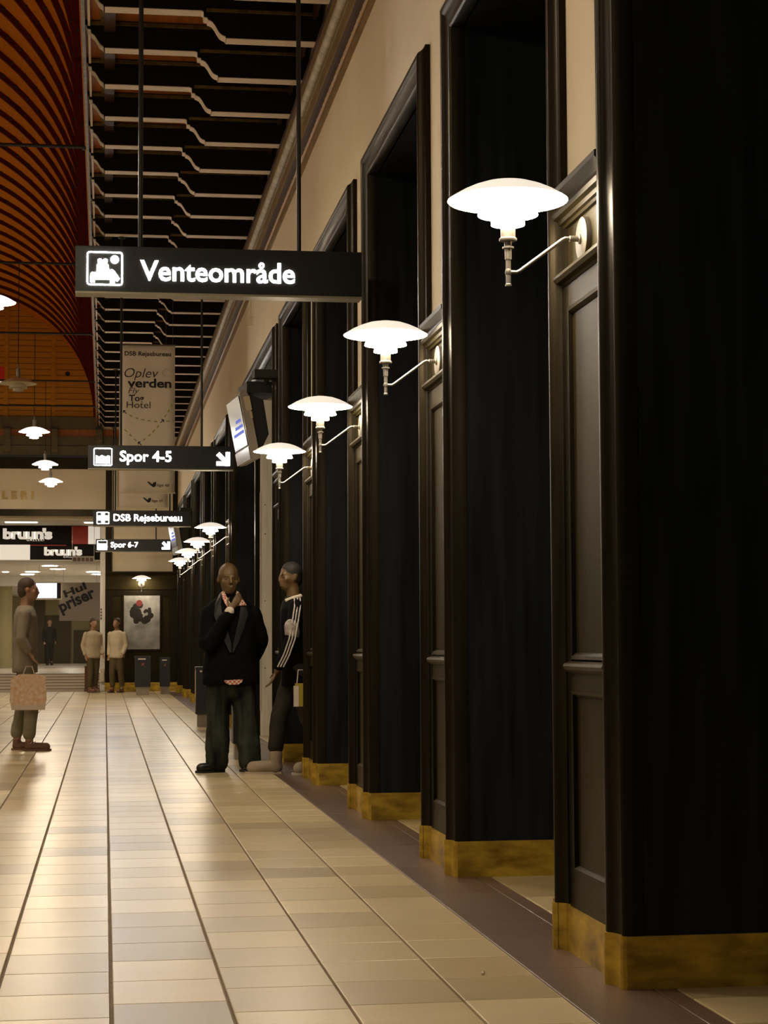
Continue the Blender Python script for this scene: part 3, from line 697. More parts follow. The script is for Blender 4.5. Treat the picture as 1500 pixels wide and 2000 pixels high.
# ================================================================== BANNERS
def bird(t, x, z, s):
    p = [(0,.62),(.14,.64),(.34,.50),(.52,.34),(.62,.36),(.66,.52),(.80,.56),(.98,.64),(1.0,.40),(.92,.12),(.76,0),(.58,.02),(.44,.18),(.30,.22),(.34,.30),(.16,.36),(.20,.44),(.06,.50)]
    MB().prism([(x+a*s, z+b_*s) for (a, b_) in p], 'y', -.0015, 0).build('bird_mark', 'ink', t)
def banner(label, x, y, z, w_, h_, full):
    t = thing('hanging_banner', label, 'banner', (x, y, z), 0, 'travel office banners')
    m_ = MB(); n = 14
    for k in range(n+1):
        for i in range(7):
            m_.v.append((w_*i/6, .006*math.sin(k*.9+i*.7), h_*k/n))
    for k in range(n):
        for i in range(6): m_.f.append((k*7+i, k*7+i+1, (k+1)*7+i+1, (k+1)*7+i)); m_.mi.append(0)
    cl = m_.build('cloth', 'banner_cloth', t, smooth=True); so = cl.modifiers.new('thick', 'SOLIDIFY'); so.thickness = .004
    MB().tube([(-.01,0,h_),(w_+.01,0,h_)], .012, 8).build('top_rod', 'nickel', t, smooth=True); MB().tube([(-.01,0,0),(w_+.01,0,0)], .010, 8).build('bottom_rod', 'banner_cloth', t, smooth=True)
    for xx in (.03, w_-.03): MB().tube([(xx,0,h_),(xx,0,5.962-z)], .002, 5).build('wire', 'nickel', t)
    s = w_/105.0; yf = -.014
    P = lambda ux, vy: ((ux-236)*s, (963-vy)*s)
    def tx(body, u0, u1, vbase, hh, bold=0., shear=0., mm='ink'):
        x_, z_ = P(u0, vbase); text_mesh(body, width=(u1-u0)*s, height=hh*s*1.37, bold=bold, shear=shear, depth=.0015).build('lettering', mm, t, loc=(x_, yf, z_))
    if full:
        tx('DSB Rejsebureau', 243.3, 333.2, 695.2, 8.8, .016)
        tx('Oplev', 243.2, 309, 738, 19.5, -.008, .28); tx('verden', 249, 334, 757, 17.5, .028)
        tx('Fly', 250.5, 272, 769, 11.5, -.006, .28); tx('Tog', 252, 281, 784.2, 12.5, .020); tx('Hotel', 247.7, 293.6, 797.8, 13.5, -.004)
        tx('O', 316, 334, 736, 17, -.01, 0, 'ink_faint')
        g = MB(); q = lambda a, b_: P(200+a/5.555, 650+b_/5.555)
        def dash(a, b_, ang, L=40):
            c = q(a, b_); dx, dz = math.cos(ang), math.sin(ang); l_, w2 = L/5.555*s/2, 6.0/5.555*s
            pts = [(c[0]+dx*e*l_-dz*f_*w2, c[1]+dz*e*l_+dx*f_*w2) for (e, f_) in ((-1,-1),(1,-1),(1,1),(-1,1))]
            g.prism(pts, 'y', yf-.001, yf)
        for a, b_, an in ((310,905,-.45),(375,932,-.3),(440,948,-.2),(505,958,-.1),(575,965,-.05),(710,960,.08),(765,953,.1),(257,1068,-.75),(308,1118,-.8),(358,1168,-.8),
                         (455,1162,.75),(510,1115,.75),(555,1070,.85),(600,1020,.9),(680,905,1.05),(715,848,1.1),(748,790,1.15),(772,738,1.15)): dash(a, b_, an, 34 if a < 760 else 20)
        tag(g.build('dashed_line', 'dash_green', t), kind='stuff')
        ar = MB()
        for (a, b_, fl_) in ((247,868,-1),(645,962,1),(408,1207,-1)):
            c = q(a, b_); L = 17/5.555*s; wd = 4.4/5.555*s
            for (p1, p2) in (((-1,-1),(1,1)), ((1,1),(-.5,1)), ((1,1),(1,-.5))):
                A = Vector((c[0]+fl_*p1[0]*L, c[1]+p1[1]*L)); B = Vector((c[0]+fl_*p2[0]*L, c[1]+p2[1]*L)); d = (B-A).normalized(); nn = Vector((-d.y, d.x))*wd
                ar.prism([A-nn, B-nn, B+nn, A+nn], 'y', yf-.001, yf)
        ar.build('printed_arrow', 'ink', t)
    x_, z_ = P(288, 952); bird(t, x_, z_, 17*s); t_b = [c for c in C.objects if c.parent == t and c.name.startswith('bird_mark')][-1]; t_b.location.y = yf
    tx('lige til', 307, 329.5, 950.5, 5.6, .006)
    return t
banner('pale hanging banner printed DSB Rejsebureau, behind the second sign', .185, 24.96, 3.044, .70, 1.928, True)
banner('rear pale banner mostly hidden, lower hem and bird mark showing', .181, 27.03, 2.997, .68, 1.86, False)

# ================================================================== MONITORS
def monitor(label, loc, rz, rx, arm):
    t = thing('hanging_monitor', label, 'monitor', loc, rz, 'monitors hanging over the doorways')
    pv = bpy.data.objects.new('body', None)
    # local frame: screen faces -X, width along Y, tilted forward
    def tilt(m_):
        c, s_ = math.cos(rx), math.sin(rx)
        m_.v = [(x*c - z*s_, y, x*s_ + z*c) for (x, y, z) in m_.v]; return m_
    W, Hh = .42, .34
    prof = [(.02,-Hh),(-.045,-Hh),(-.062,-Hh+.03),(-.066,0),(-.062,Hh-.03),(-.045,Hh),(.02,Hh)]
    tilt(MB().prism(prof, 'y', -W, W)).x = 0
    m_ = MB()
    for (x, z) in prof: m_.v += [(x, -W, z), (x, W, z)]
    n = len(prof)
    tilt(MB().add([(x, y, z) for (x, z) in prof for y in (-W, W)], [(2*i, 2*i+1, (2*i+3) % (2*n), (2*i+2) % (2*n)) for i in range(n)]+[tuple(range(0,2*n,2)), tuple(range(1,2*n,2))[::-1]])).build('bezel', 'silver_plastic', t, smooth=35)
    tilt(MB().box(-.0715, -.060, -W+.035, W-.035, -Hh+.15, Hh-.04)).build('screen', 'gloss_black', t)
    tilt(MB().box(-.073, -.0715, -W+.10, W-.15, -.06, -.03).box(-.073, -.0715, -W+.10, W-.30, .00, .03).box(-.073, -.0715, -W+.16, W-.40, .06, .09)).build('screen_lines', 'screen_blue', t)
    tilt(MB().box(-.074, -.058, -W+.01, W-.01, -Hh+.005, -Hh+.13)).build('speaker_bar', 'silver_plastic', t)
    tilt(MB().prism([(.02,-Hh+.03),(.16,-.12),(.17,.22),(.02,Hh-.02)], 'y', -W+.05, W-.05)).build('rear_case', 'matt_black', t)
    tilt(MB().box(-.03, .03, -W-.004, -W+.002, .14, .28)).build('sticker', 'sticker', t); tilt(MB().box(.0, .025, -W-.004, -W+.002, .06, .125)).build('sticker', 'sticker', t)
    MB().box(.0, .28, -.60, -.44, .44, .52).build('bracket_box', 'matt_black', t)
    MB().box(-.05, .24, -.44, .10, .31, .42).build('bracket_arm', 'matt_black', t); MB().tube([(.14,-.50,.46),(.14,-.38,.36)], .025, 8).build('pivot', 'matt_black', t)
    return t
monitor('tilted monitor hanging in the wide doorway behind the fourth lamp', (1.375, 19.14, 3.24), .09, .19, .80)
monitor('small far tilted monitor hanging left of the far wall lamps', (1.345, 37.0, 3.14), .09, .19, .89)
# steel clad post of the lift inside the wide doorway
t = thing('lift_frame', 'brushed steel door post between the two men', 'door frame', (1.80, 22.9, 0))
MB().box(.03, .62, 0, .06, 0, ZT).build('steel_face', 'steel', t); MB().box(-.03, .03, .0, .10, 0, ZT).build('dark_edge', 'black_wood', t)
MB().tube([(.032,-.004,.3),(.032,-.004,2.9)], .006, 6).build('edge_bead', 'steel', t, smooth=True)
for zz in (.8, 1.6, 2.4, 2.75): MB().lathe([(.001,-.006),(.006,-.005),(.007,0)], (.09,0,zz), 8, axis='y').build('rivet', 'iron', t)

# small box on the plaster wall
t = thing('junction_box', 'small pale junction box high on the plaster wall', 'box', (XW, 22.0, 4.807))
MB().box(-.05, .0, -.05, .05, -.06, .06).build('case', 'white_box', t); MB().box(-.054, -.05, -.04, .04, -.05, .05).build('lid', 'white_box', t); MB().tube([(-.02,0,.06),(-.02,0,.33)], .006, 6).build('cable', 'white_box', t)

# ================================================================== BINS
def make_bin():
    t = thing('litter_bin', '', 'bin')      # front faces -Y, origin at floor centre
    MB().box(-.135, .135, -.10, .10, 0, .175).build('plinth', 'bin_foot', t)
    MB().box(-.165, .165, -.13, .13, .175, .80).build('body', 'bin_blue_black', t)
    MB().box(-.172, .172, -.137, .137, .80, .83).build('lid', 'bin_blue_black', t)
    MB().box(-.10, .06, -.134, -.13, .755, .78).build('slot_plate', 'steel', t)
    e = MB().box(-.035, .035, -.136, -.129, .62, .69).build('emblem', 'bin_emblem_red', t)
    MB().prism([(-.02,.64),(.0,.645),(.02,.67),(.02,.68),(.0,.665)], 'y', -.139, -.136).build('emblem_bird', 'stripe_white', e)
    return t
b0 = make_bin()
spots = [(.80, 41.5, 'wider blue-black litter bin below the framed poster'), (1.29, 42.1, 'slim dark litter bin right of the poster, in the corner'),
         (1.32, 25.6, 'dark litter bin left of the standing man'), (1.30, 18.35, 'dark litter bin glimpsed between the standing man\'s legs')]
for i, (x, y, lb) in enumerate(spots):
    q = b0 if i == 0 else copy_tree(b0)
    q.location = (x, y, 0); tag(q, lb, 'bin', 'blue-black litter bins')
    q.scale = ((1, .66, .80, .60)[i], 1, (1, .96, .95, .86)[i])
MB().box(-.1685, -.165, -.10, .10, .40, .78).build('side_poster', 'top_pink', [o_ for o_ in C.objects if o_.get('label') == spots[2][2]][0])

# ================================================================== GALLERY BEYOND THE PASSAGE
YG = 47.5; GF = .38
gl = MB()
for k in range(6): gl.box(-6.2, .6, 45.3+k*.32, 47.3, GF/6*k-.001 if k else -.05, GF/6*(k+1))
gl.box(-6.2, .6, 47.2, 74, .30, GF)
gf = gl.build('floor_gallery', 'gallery_floor'); struct(gf, 'shiny raised gallery floor at top of low steps', 'floor')
for k in range(6): MB().box(-6.2, -.12, 45.298+k*.32, 45.34+k*.32, GF/6*(k+1)-.012, GF/6*(k+1)+.003).build('step_nosing', 'stair_edge', gf)
gc = MB().box(-6.3, .7, 45.3, YG, 3.98, 4.06).box(-6.3, .7, YG, 59, 3.13, 3.3).box(-6.3, .7, 59, 74, 2.85, 3.3).build('ceiling_gallery', 'gallery_white'); struct(gc, 'white gallery ceiling with round downlights, more added at the deep end', 'ceiling')
for (u, z_, y_, r_) in ((-1.43,3.13,50.7,.19),(-1.28,3.13,52.9,.19),(-2.03,3.13,55.0,.19),(-2.25,3.13,57.0,.19),(-2.78,3.13,55.0,.08),(-.33,3.13,55.0,.19),(-.18,3.13,56.9,.19),(-4.2,3.13,53,.19),(-3.6,3.13,50.4,.19),(-5.2,3.13,51.5,.19),(-1.0,2.85,62,.19),(-2.4,2.85,64,.19),(-3.8,2.85,62,.19),(-1.2,2.85,68,.19),(-2.8,2.85,69,.19)):  # the five in the lower ceiling are added to brighten the deep end
    MB().lathe([(.001,-.012),(r_,-.012),(r_+.01,-.008),(r_+.012,.002)], (u, y_, z_), 24).build('downlight_and_fill', 'downlight_and_fill', gc)
for (xa, xb) in ((-2.35,-1.60),(-.5,-.2),(-3.6,-2.8)): MB().box(xa, xb, 46.0, 46.3, 3.965, 3.985).build('light_strip', 'strip_light', gc)
o = MB().box(.06, .7, 45.3, 74, GF-.05, 4.06).build('wall_gallery', 'gallery_white'); struct(o, 'white side wall inside the gallery', 'wall')
ws = MB().box(-6.3, .7, 72, 72.3, GF, 3.2).build('wall_shop', 'khaki_wall'); struct(ws, 'khaki shop front at the far end of the gallery', 'wall')
MB().box(-2.95, -1.25, 71.9, 72.0, GF, 2.15).build('shop_opening', 'shop_dark', ws); MB().box(-1.15, -.2, 71.9, 72.0, GF, 1.6).build('shop_opening', 'shop_dark', ws)
MB().box(-2.6, -2.2, 71.8, 71.9, GF, 2.9).build('shop_opening', 'shop_dark', ws)
o = MB().lathe([(.28,GF),(.28,3.2)], (-3.1,60,0), 24).lathe([(.33,GF),(.33,GF+.25),(.28,GF+.26)], (-3.1,60,0), 24).build('column', 'khaki_wall'); tag(o, 'round khaki column at left edge inside the gallery', 'column')
# signs of the gallery
def board(name, label, parts, loc):
    t = thing(name, label, 'sign', loc)
    return t
t = thing('fascia_sign', 'long black upper gallery sign reading bruun\'s', 'sign', (-3.6, YG-.06, 3.535), 0)
MB().box(0, 2.78, 0, .06, 0, .43).build('board', 'gallery_sign_black', t)
MB().box(2.78, 3.18, .004, .06, -.005, .43).build('red_field', 'gallery_red', t); MB().box(3.18, 3.47, .008, .06, -.005, .43).build('white_field', 'sign_white_glow', t)
text_mesh("bruun's", width=1.19, height=.335, bold=.055, depth=.01, spacing=.86).build('lettering', 'sign_white_glow', t, loc=(1.13, -.01, .125))
text_mesh('GALLERI', width=.415, height=.075, bold=.01, depth=.006, spacing=1.35).build('lettering', 'sign_white_glow', t, loc=(1.70, -.006, .065))
t = thing('fascia_sign', 'lower black gallery sign with white bruun\'s lettering', 'sign', (-1.815, YG-.06, 3.145), 0)
MB().box(0, 1.68, 0, .06, 0, .365).build('board', 'gallery_sign_black', t)
MB().box(-1.785, 0, .008, .06, -.003, .365).build('white_field', 'sign_white_glow', t)
text_mesh("bruun's", width=.92, height=.265, bold=.055, depth=.01, spacing=.86).build('lettering', 'sign_white_glow', t, loc=(.335, -.01, .115))
text_mesh('GALLERI', width=.34, height=.062, bold=.01, depth=.006, spacing=1.35).build('lettering', 'sign_white_glow', t, loc=(.80, -.006, .05))
MB().box(0, 1.68, -.005, .065, -.022, 0).build('bottom_edge', 'gallery_white', t)
MB().box(.0, .86, -.012, .0, .340, .364).build('red_line', 'gallery_red', t)
t = thing('glass_sign_box', 'clear display sign with five dark squares along its foot', 'sign', (-.80, YG-.35, 3.06))
MB().box(0, .535, 0, .10, 0, .16).build('foot', 'bin_foot', t)
for k in range(5): MB().box(.025+k*.10, .105+k*.10, -.006, .0, .035, .125).build('square', 'brown_wood', t)
for x in (0.0, .525): MB().box(x, x+.010, .03, .04, .16, .93).build('frame_bar', 'nickel', t)
for x in (.03, .50): MB().tube([(x,.05,.93),(x,.05,.915+.0)], .004, 5).build('hook', 'nickel', t)
MB().box(0, .535, .03, .04, .92, .93).build('frame_bar', 'nickel', t)
# gallery screen
t = thing('gallery_screen', 'bright cream framed screen hanging in the gallery', 'monitor', (-1.878, 50, 2.23))
MB().box(0, .78, 0, .08, 0, .46).build('frame', 'cream_frame', t); MB().box(.03, .75, -.004, 0, .03, .43).build('panel', 'ink', t)
MB().box(.12, .65, -.008, -.004, .04, .425).build('picture', 'tv_picture', t)
for x in (.2, .58): MB().tube([(x,.04,.46),(x,.04,.90)], .008, 6).build('rod', 'steel', t)
# sale banner
t = thing('sale_banner', 'grey gallery banner with slanted black word priser', 'banner', (-1.17, 50.3, 1.69))
MB().box(0, 1.06, 0, .01, 0, .99).build('sheet', 'banner_grey', t)
tm = text_mesh('priser', width=.98, height=.42, bold=.035, depth=.004); ob = tm.build('lettering', 'ink', t, loc=(.05, -.006, .22)); ob.rotation_euler = (0, -.43, 0)
tm = text_mesh('Hul', width=.60, height=.42, bold=.035, depth=.004); ob = tm.build('lettering', 'ink', t, loc=(.15, -.006, .60)); ob.rotation_euler = (0, -.40, 0); ob.scale = (1, 1, .62)
for x in (.1, .95): MB().tube([(x,.005,.99),(x,.005,1.44)], .004, 5).build('wire', 'nickel', t)
# brown stand and white box by the passage
t = thing('wooden_stand', 'brown wooden stand at the passage edge', 'stand', (-.30, 45.05, 0))
MB().box(-.16, .14, -.10, .10, 0, .56).build('body', 'brown_wood', t); MB().box(-.17, .15, -.11, .11, .56, .585).build('top', 'brown_wood', t); MB().box(-.17, .15, -.11, .11, 0, .05).build('plinth', 'shop_dark', t)
t = thing('white_meter_box', 'slim white box low on the pale passage jamb', 'box', (-.06, YE-.02, .22))
MB().box(-.045, .045, -.05, 0, 0, .30).build('case', 'white_box', t); MB().box(-.04, .04, -.054, -.05, .01, .29).build('lid', 'white_box', t)
# red sign at left edge
t = thing('red_sign', 'red box sign cut by the left picture edge', 'sign', (-2.30, 40, 6.5))
MB().box(-.25, .22, 0, .1, 0, .31).build('case', 'red_sign', t); MB().box(-.24, .21, .01, .09, -.03, 0).build('lit_foot', 'opal_top', t); MB().tube([(0,.05,.31),(0,.05,2.40)], .01, 6).build('hanger', 'iron', t)
# cigarette end
t = thing('cigarette_end', 'small white cigarette end lying on the near floor', 'cigarette', (1.245, 6.34, .005), 1.2)
MB().tube([(-.016,0,0),(.004,0,0)], .004, 8).build('paper', 'butt_white', t, smooth=True); MB().tube([(.004,0,0),(.018,0,0)], .0042, 8).build('filter', 'boot_sand', t, smooth=True)

# ================================================================== PEOPLE
def sphere_pts(c, r, nu=12, nv=8):
    m_ = MB(); vs = []; fs = []
    for i in range(nv+1):
        a = PI*i/nv
        for k in range(nu):
            t = 2*PI*k/nu; vs.append((c[0]+r[0]*math.sin(a)*math.cos(t), c[1]+r[1]*math.sin(a)*math.sin(t), c[2]+r[2]*math.cos(a)))
    for i in range(nv):
        for k in range(nu): fs.append((i*nu+k, (i+1)*nu+k, (i+1)*nu+(k+1) % nu, i*nu+(k+1) % nu))
    return vs, fs
class Blob:
    def __init__(s): s.m = MB()
    def ell(s, c, r): s.m.add(*sphere_pts(c, r if isinstance(r, (tuple, list)) else (r, r, r))); return s
    def cap(s, a, ra, b_, rb):
        s.ell(a, ra); s.ell(b_, rb)
        A, B = Vector(a), Vector(b_)
        if (B-A).length > 1e-4: s.m.tube([A, B], [ra, rb], 14)
        return s
    def chain(s, pts):
        for (p, r), (q, r2) in zip(pts, pts[1:]): s.cap(p, r, q, r2)
        return s
    def loft(s, rings, n=28, power=2.4):
        vs = []; fs = []
        for (z, cx, cy, rx, ry) in rings:
            for k in range(n):
                t = 2*PI*k/n; c, si = math.cos(t), math.sin(t)
                vs.append((cx+rx*math.copysign(abs(c)**(2/power), c), cy+ry*math.copysign(abs(si)**(2/power), si), z))
        for i in range(len(rings)-1):
            for k in range(n): fs.append((i*n+k, i*n+(k+1) % n, (i+1)*n+(k+1) % n, (i+1)*n+k))
        fs += [tuple(range(n))[::-1], tuple((len(rings)-1)*n+k for k in range(n))]
        s.m.add(vs, fs); return s
    def build(s, name, mm, parent, voxel=.011, smooth_it=4, wrinkle=0.0):
        me = s.m.mesh(name, mm); ob = bpy.data.objects.new(name, me); C.objects.link(ob)
        r = ob.modifiers.new('r', 'REMESH'); r.mode = 'VOXEL'; r.voxel_size = voxel
        if smooth_it: q = ob.modifiers.new('s', 'SMOOTH'); q.factor = .5; q.iterations = smooth_it
        if wrinkle:
            tex = bpy.data.textures.new('folds', 'CLOUDS'); tex.noise_scale = .11
            d = ob.modifiers.new('d', 'DISPLACE'); d.texture = tex; d.strength = wrinkle; d.mid_level = .5; d.texture_coords = 'LOCAL'
        dg = bpy.context.evaluated_depsgraph_get(); m2 = bpy.data.meshes.new_from_object(ob.evaluated_get(dg)); m2.name = name
        bpy.data.objects.remove(ob)
        for p in m2.polygons: p.use_smooth = True
        if not m2.materials: m2.materials.append(MATS[mm])
        return put(name, m2, parent)
def V3(*a): return Vector(a)
def hand(bl, wr, d, n_, s=1.0, curl=.5, side=1):
    """palm, four fingers of different length and a thumb, curling towards n_"""
    wr, d, n_ = Vector(wr), Vector(d).normalized(), Vector(n_).normalized(); a = d.cross(n_).normalized()*side
    k = .092*s
    for j in (-1.2, -.4, .4, 1.2): bl.cap(tuple(wr), .018*s, tuple(wr+d*k+a*j*.017*s), .0125*s)
    for j, L in ((-1.5,.062),(-.5,.078),(.5,.084),(1.5,.076)):
        p = wr+d*k+a*j*.0172*s; d1 = (d+n_*curl*.6).normalized(); d2 = (d+n_*curl*1.9).normalized()
        q = p+d1*L*.55*s; e = q+d2*L*.5*s
        bl.cap(tuple(p), .0098*s, tuple(q), .0090*s).cap(tuple(q), .0090*s, tuple(e), .0078*s)
    p = wr+d*.025*s+a*.022*s; q = p+(d*.5+a*.75+n_*.3).normalized()*.045*s; e = q+(d*.9+a*.2+n_*.4).normalized()*.035*s
    bl.cap(tuple(p), .014*s, tuple(q), .011*s).cap(tuple(q), .011*s, tuple(e), .0088*s)
def head(bl, c, ang=0.0, hs=1.0):
    """head about 0.24 m high centred at c, looking along -Y turned by ang"""
    ca, sa = math.cos(ang), math.sin(ang)
    def T(x, y, z): return (c[0]+(x*ca-y*sa)*hs, c[1]+(x*sa+y*ca)*hs, c[2]+z*hs)
    bl.ell(T(0,.012,.030), (.076*hs,.092*hs,.092*hs)); bl.ell(T(0,-.018,-.030), (.064*hs,.076*hs,.078*hs)); bl.ell(T(0,-.040,-.078), (.044*hs,.046*hs,.040*hs))
    bl.ell(T(0,-.078,.018), (.050,.018,.016)); bl.cap(T(0,-.090,.005), .010, T(0,-.104,-.030), .015); bl.ell(T(0,-.088,-.062), (.026,.012,.009)); bl.ell(T(0,-.085,-.078), (.022,.012,.008))
    for sd in (-1, 1):
        bl.ell(T(sd*.078,.012,-.008), (.012,.018,.030)); bl.ell(T(sd*.045,-.058,-.025), (.022,.02,.022))
    return T
def shoe(t, heel, ang, L, mm, sole, tall=.10, bulk=1.0):
    """heel: point on floor under the heel, ang: direction of the toe"""
    dx, dy = math.cos(ang), math.sin(ang); b_ = Blob(); x, y = heel
    P = lambda f, z: (x+dx*f, y+dy*f, z)
    b_.chain([(P(.035,.045*bulk), .040*bulk), (P(L*.45,.046*bulk), .042*bulk), (P(L-.05*bulk,.040*bulk), .044*bulk)]); b_.cap(P(.05,.05), .042*bulk, P(.045,tall), .045*bulk)
    ob = b_.build('shoe', mm, t, .010, 3)
    m_ = MB(); nx, ny = -dy, dx; pts = []
    for (f, wv) in ((-.012,.022),(0,.036),(.08,.036),(L*.6,.047),(L-.04,.043),(L-.005,.022),(L+.004,0)): pts.append((f, wv))
    poly = [(x+dx*f+nx*wv, y+dy*f+ny*wv) for (f, wv) in pts]+[(x+dx*f-nx*wv, y+dy*f-ny*wv) for (f, wv) in pts[::-1][1:]]
    m_.prism(poly, 'z', 0.0, .020).build('sole', sole, ob)
    return ob

def surf_y(rings, x, z, power=2.4):
    for (a, b_) in zip(rings, rings[1:]):
        lo, hi = (a, b_) if a[0] <= b_[0] else (b_, a)
        if lo[0] <= z <= hi[0]:
            t = (z-lo[0])/(hi[0]-lo[0]+1e-9); cx, cy, rx, ry = [lo[i]+(hi[i]-lo[i])*t for i in (1,2,3,4)]
            u = min(1, abs((x-cx)/rx)); return cy - ry*(1-u**power)**(1/power)
    return 0
def decal(rings, left, right, th=.007, lift=.006):
    """strip on the front of a loft between two polylines of (x, z)"""
    m_ = MB(); vs = []
    n = len(left)
    for (l_, r_) in zip(left, right):
        for k in range(4):
            x = l_[0]+(r_[0]-l_[0])*k/3; z = l_[1]+(r_[1]-l_[1])*k/3; y = surf_y(rings, x, z)-lift
            vs += [(x, y-th, z), (x, y+.004, z)]
    fs = []
    for i in range(n-1):
        for k in range(3):
            a, b_ = i*8+k*2, (i+1)*8+k*2
            fs += [(a,a+2,b_+2,b_), (a+1,b_+1,b_+3,a+3)]
        a, b_ = i*8, (i+1)*8
        fs += [(a,b_,b_+1,a+1), (a+6,a+7,b_+7,b_+6)]
    fs += [(0,1,3,2),(2,3,5,4),(4,5,7,6)]; e = (n-1)*8; fs += [(e,e+2,e+3,e+1),(e+2,e+4,e+5,e+3),(e+4,e+6,e+7,e+5)]
    return m_.add(vs, fs)

# ---- the man standing with a hand at his collar
root = thing('person', 'bald man in oversized black jacket and baggy dark jeans, hand at collar', 'person', (1.06, 16.52, 0))
B = Blob()
T = head(B, (-.012, -.015, 1.648), 0.12, 1.16)
B.cap((-.005,.012,1.44), .062, (-.010,.006,1.60), .056)
B.loft([(1.46,0,.01,.08,.06),(1.38,0,.01,.15,.085),(1.20,0,.01,.16,.10),(1.0,0,.01,.14,.09),(.84,0,.01,.16,.10)], 20, 2.1)
shR, elR, wrR = (-.175,.0,1.34), (-.175,-.10,1.095), (-.015,-.215,1.375)
shL, elL, wrL = (.185,.0,1.34), (.262,.07,1.12), (.18,.19,.95)
B.chain([(shR,.045),(elR,.042),(wrR,.029)]); B.chain([(shL,.045),(elL,.042),(wrL,.029)])
hand(B, wrR, (.45,.10,.62), (.1,1,.2), 1.05, .8, 1); hand(B, wrL, (-.6,.1,-.4), (0,-.3,.9), .95, .5)
for sd, kx, ax in ((-1,-.105,-.105),(1,.125,.165)):
    B.chain([((sd*.09,.01,.86),.085),((kx,.0,.47),.058),((ax,.02,.10),.042)])
    B.ell((ax, .02, .06), (.035,.05,.035))
body = B.build('body', 'skin_dark', root, .009, 3)
for sd in (-1, 1):
    e = MB().add(*sphere_pts((0,0,0), (.012,.008,.008), 10, 6)).build('eye', 'eye_white', body, smooth=True); e.location = T(sd*.032, -.076, .000)
    MB().add(*sphere_pts((0,-.006,0), (.0055,.004,.0055), 8, 6)).build('pupil', 'hair_black', e, smooth=True)
JR = [(1.548,0,.025,.076,.068),(1.515,0,.02,.092,.075),(1.485,0,.018,.125,.088),(1.45,0,.015,.170,.102),(1.40,.0,.012,.208,.118),(1.34,.0,.01,.225,.135),(1.20,.005,.005,.218,.150),(1.05,.005,.0,.222,.158),(.90,.006,.0,.240,.165),(.78,.008,0,.250,.168),(.745,.008,0,.246,.165)]
J = Blob().loft(JR, 32, 2.3)
J.chain([((-.185,.005,1.345),.078),((-.195,-.075,1.11),.085),((-.17,-.12,1.085),.080),((-.05,-.205,1.30),.060),((-.022,-.213,1.345),.048)])
J.chain([((.195,.005,1.345),.078),((.262,.06,1.13),.080),((.225,.16,.99),.066),((.20,.18,.965),.06)])
jk = J.build('jacket', 'suit_black', body, .011, 4, .018)
def both(l_, r_): return [tuple(p) for p in l_], [tuple(p) for p in r_]
l_, r_ = both([(-.084,1.53),(-.130,1.44),(-.142,1.34),(-.105,1.22),(-.05,1.10),(-.012,1.02)], [(-.066,1.535),(-.085,1.43),(-.070,1.33),(-.03,1.21),(.0,1.10),(.004,1.02)])
decal(JR, l_, r_).build('lapel', 'satin_black', jk, smooth=True)
l_, r_ = both([(.066,1.535),(.087,1.43),(.075,1.33),(.045,1.21),(.02,1.10),(.010,1.02)], [(.084,1.53),(.134,1.44),(.147,1.34),(.110,1.22),(.06,1.10),(.02,1.02)])
decal(JR, l_, r_).build('lapel', 'satin_black', jk, smooth=True)
l_, r_ = both([(-.078,1.535),(-.066,1.475),(-.046,1.43),(-.022,1.395)], [(-.052,1.545),(-.034,1.495),(-.012,1.455),(.004,1.425)])
decal(JR, l_, r_, .010, .016).build('shirt_collar', 'check_cloth', body, smooth=True)
l_, r_ = both([(.052,1.545),(.046,1.50),(.045,1.46),(.054,1.415)], [(.070,1.54),(.092,1.495),(.114,1.455),(.136,1.422)])
decal(JR, l_, r_, .010, .016).build('shirt_collar', 'check_cloth', body, smooth=True)
l_, r_ = both([(-.060,.785),(-.052,.765),(-.02,.748)], [(.10,.792),(.09,.768),(.06,.748)])
decal(JR, l_, r_, .010, .010).build('shirt_tail', 'check_cloth', body, smooth=True)
cf = Blob().cap((-.020,-.216,1.360), .043, (-.015,-.219,1.370), .040).build('shirt_cuff', 'hem_white', body, .009, 2)
Tz = Blob(); Tz.ell((.01,.0,.78), (.190,.135,.20))
Tz.chain([((-.095,.0,.78),.105),((-.100,.0,.48),.098),((-.105,.005,.24),.105),((-.108,.01,.09),.098)]); Tz.chain([((.115,.0,.78),.105),((.130,.0,.48),.098),((.160,.005,.24),.102),((.170,.01,.09),.096)])
Tz.build('jeans', 'jeans_dark', body, .011, 3, .020)
shoe(body, (-.055, .02), PI+.30, .25, 'shoe_black', 'shoe_black', .09); shoe(body, (.115, .05), -1.15, .25, 'shoe_black', 'shoe_black', .09)

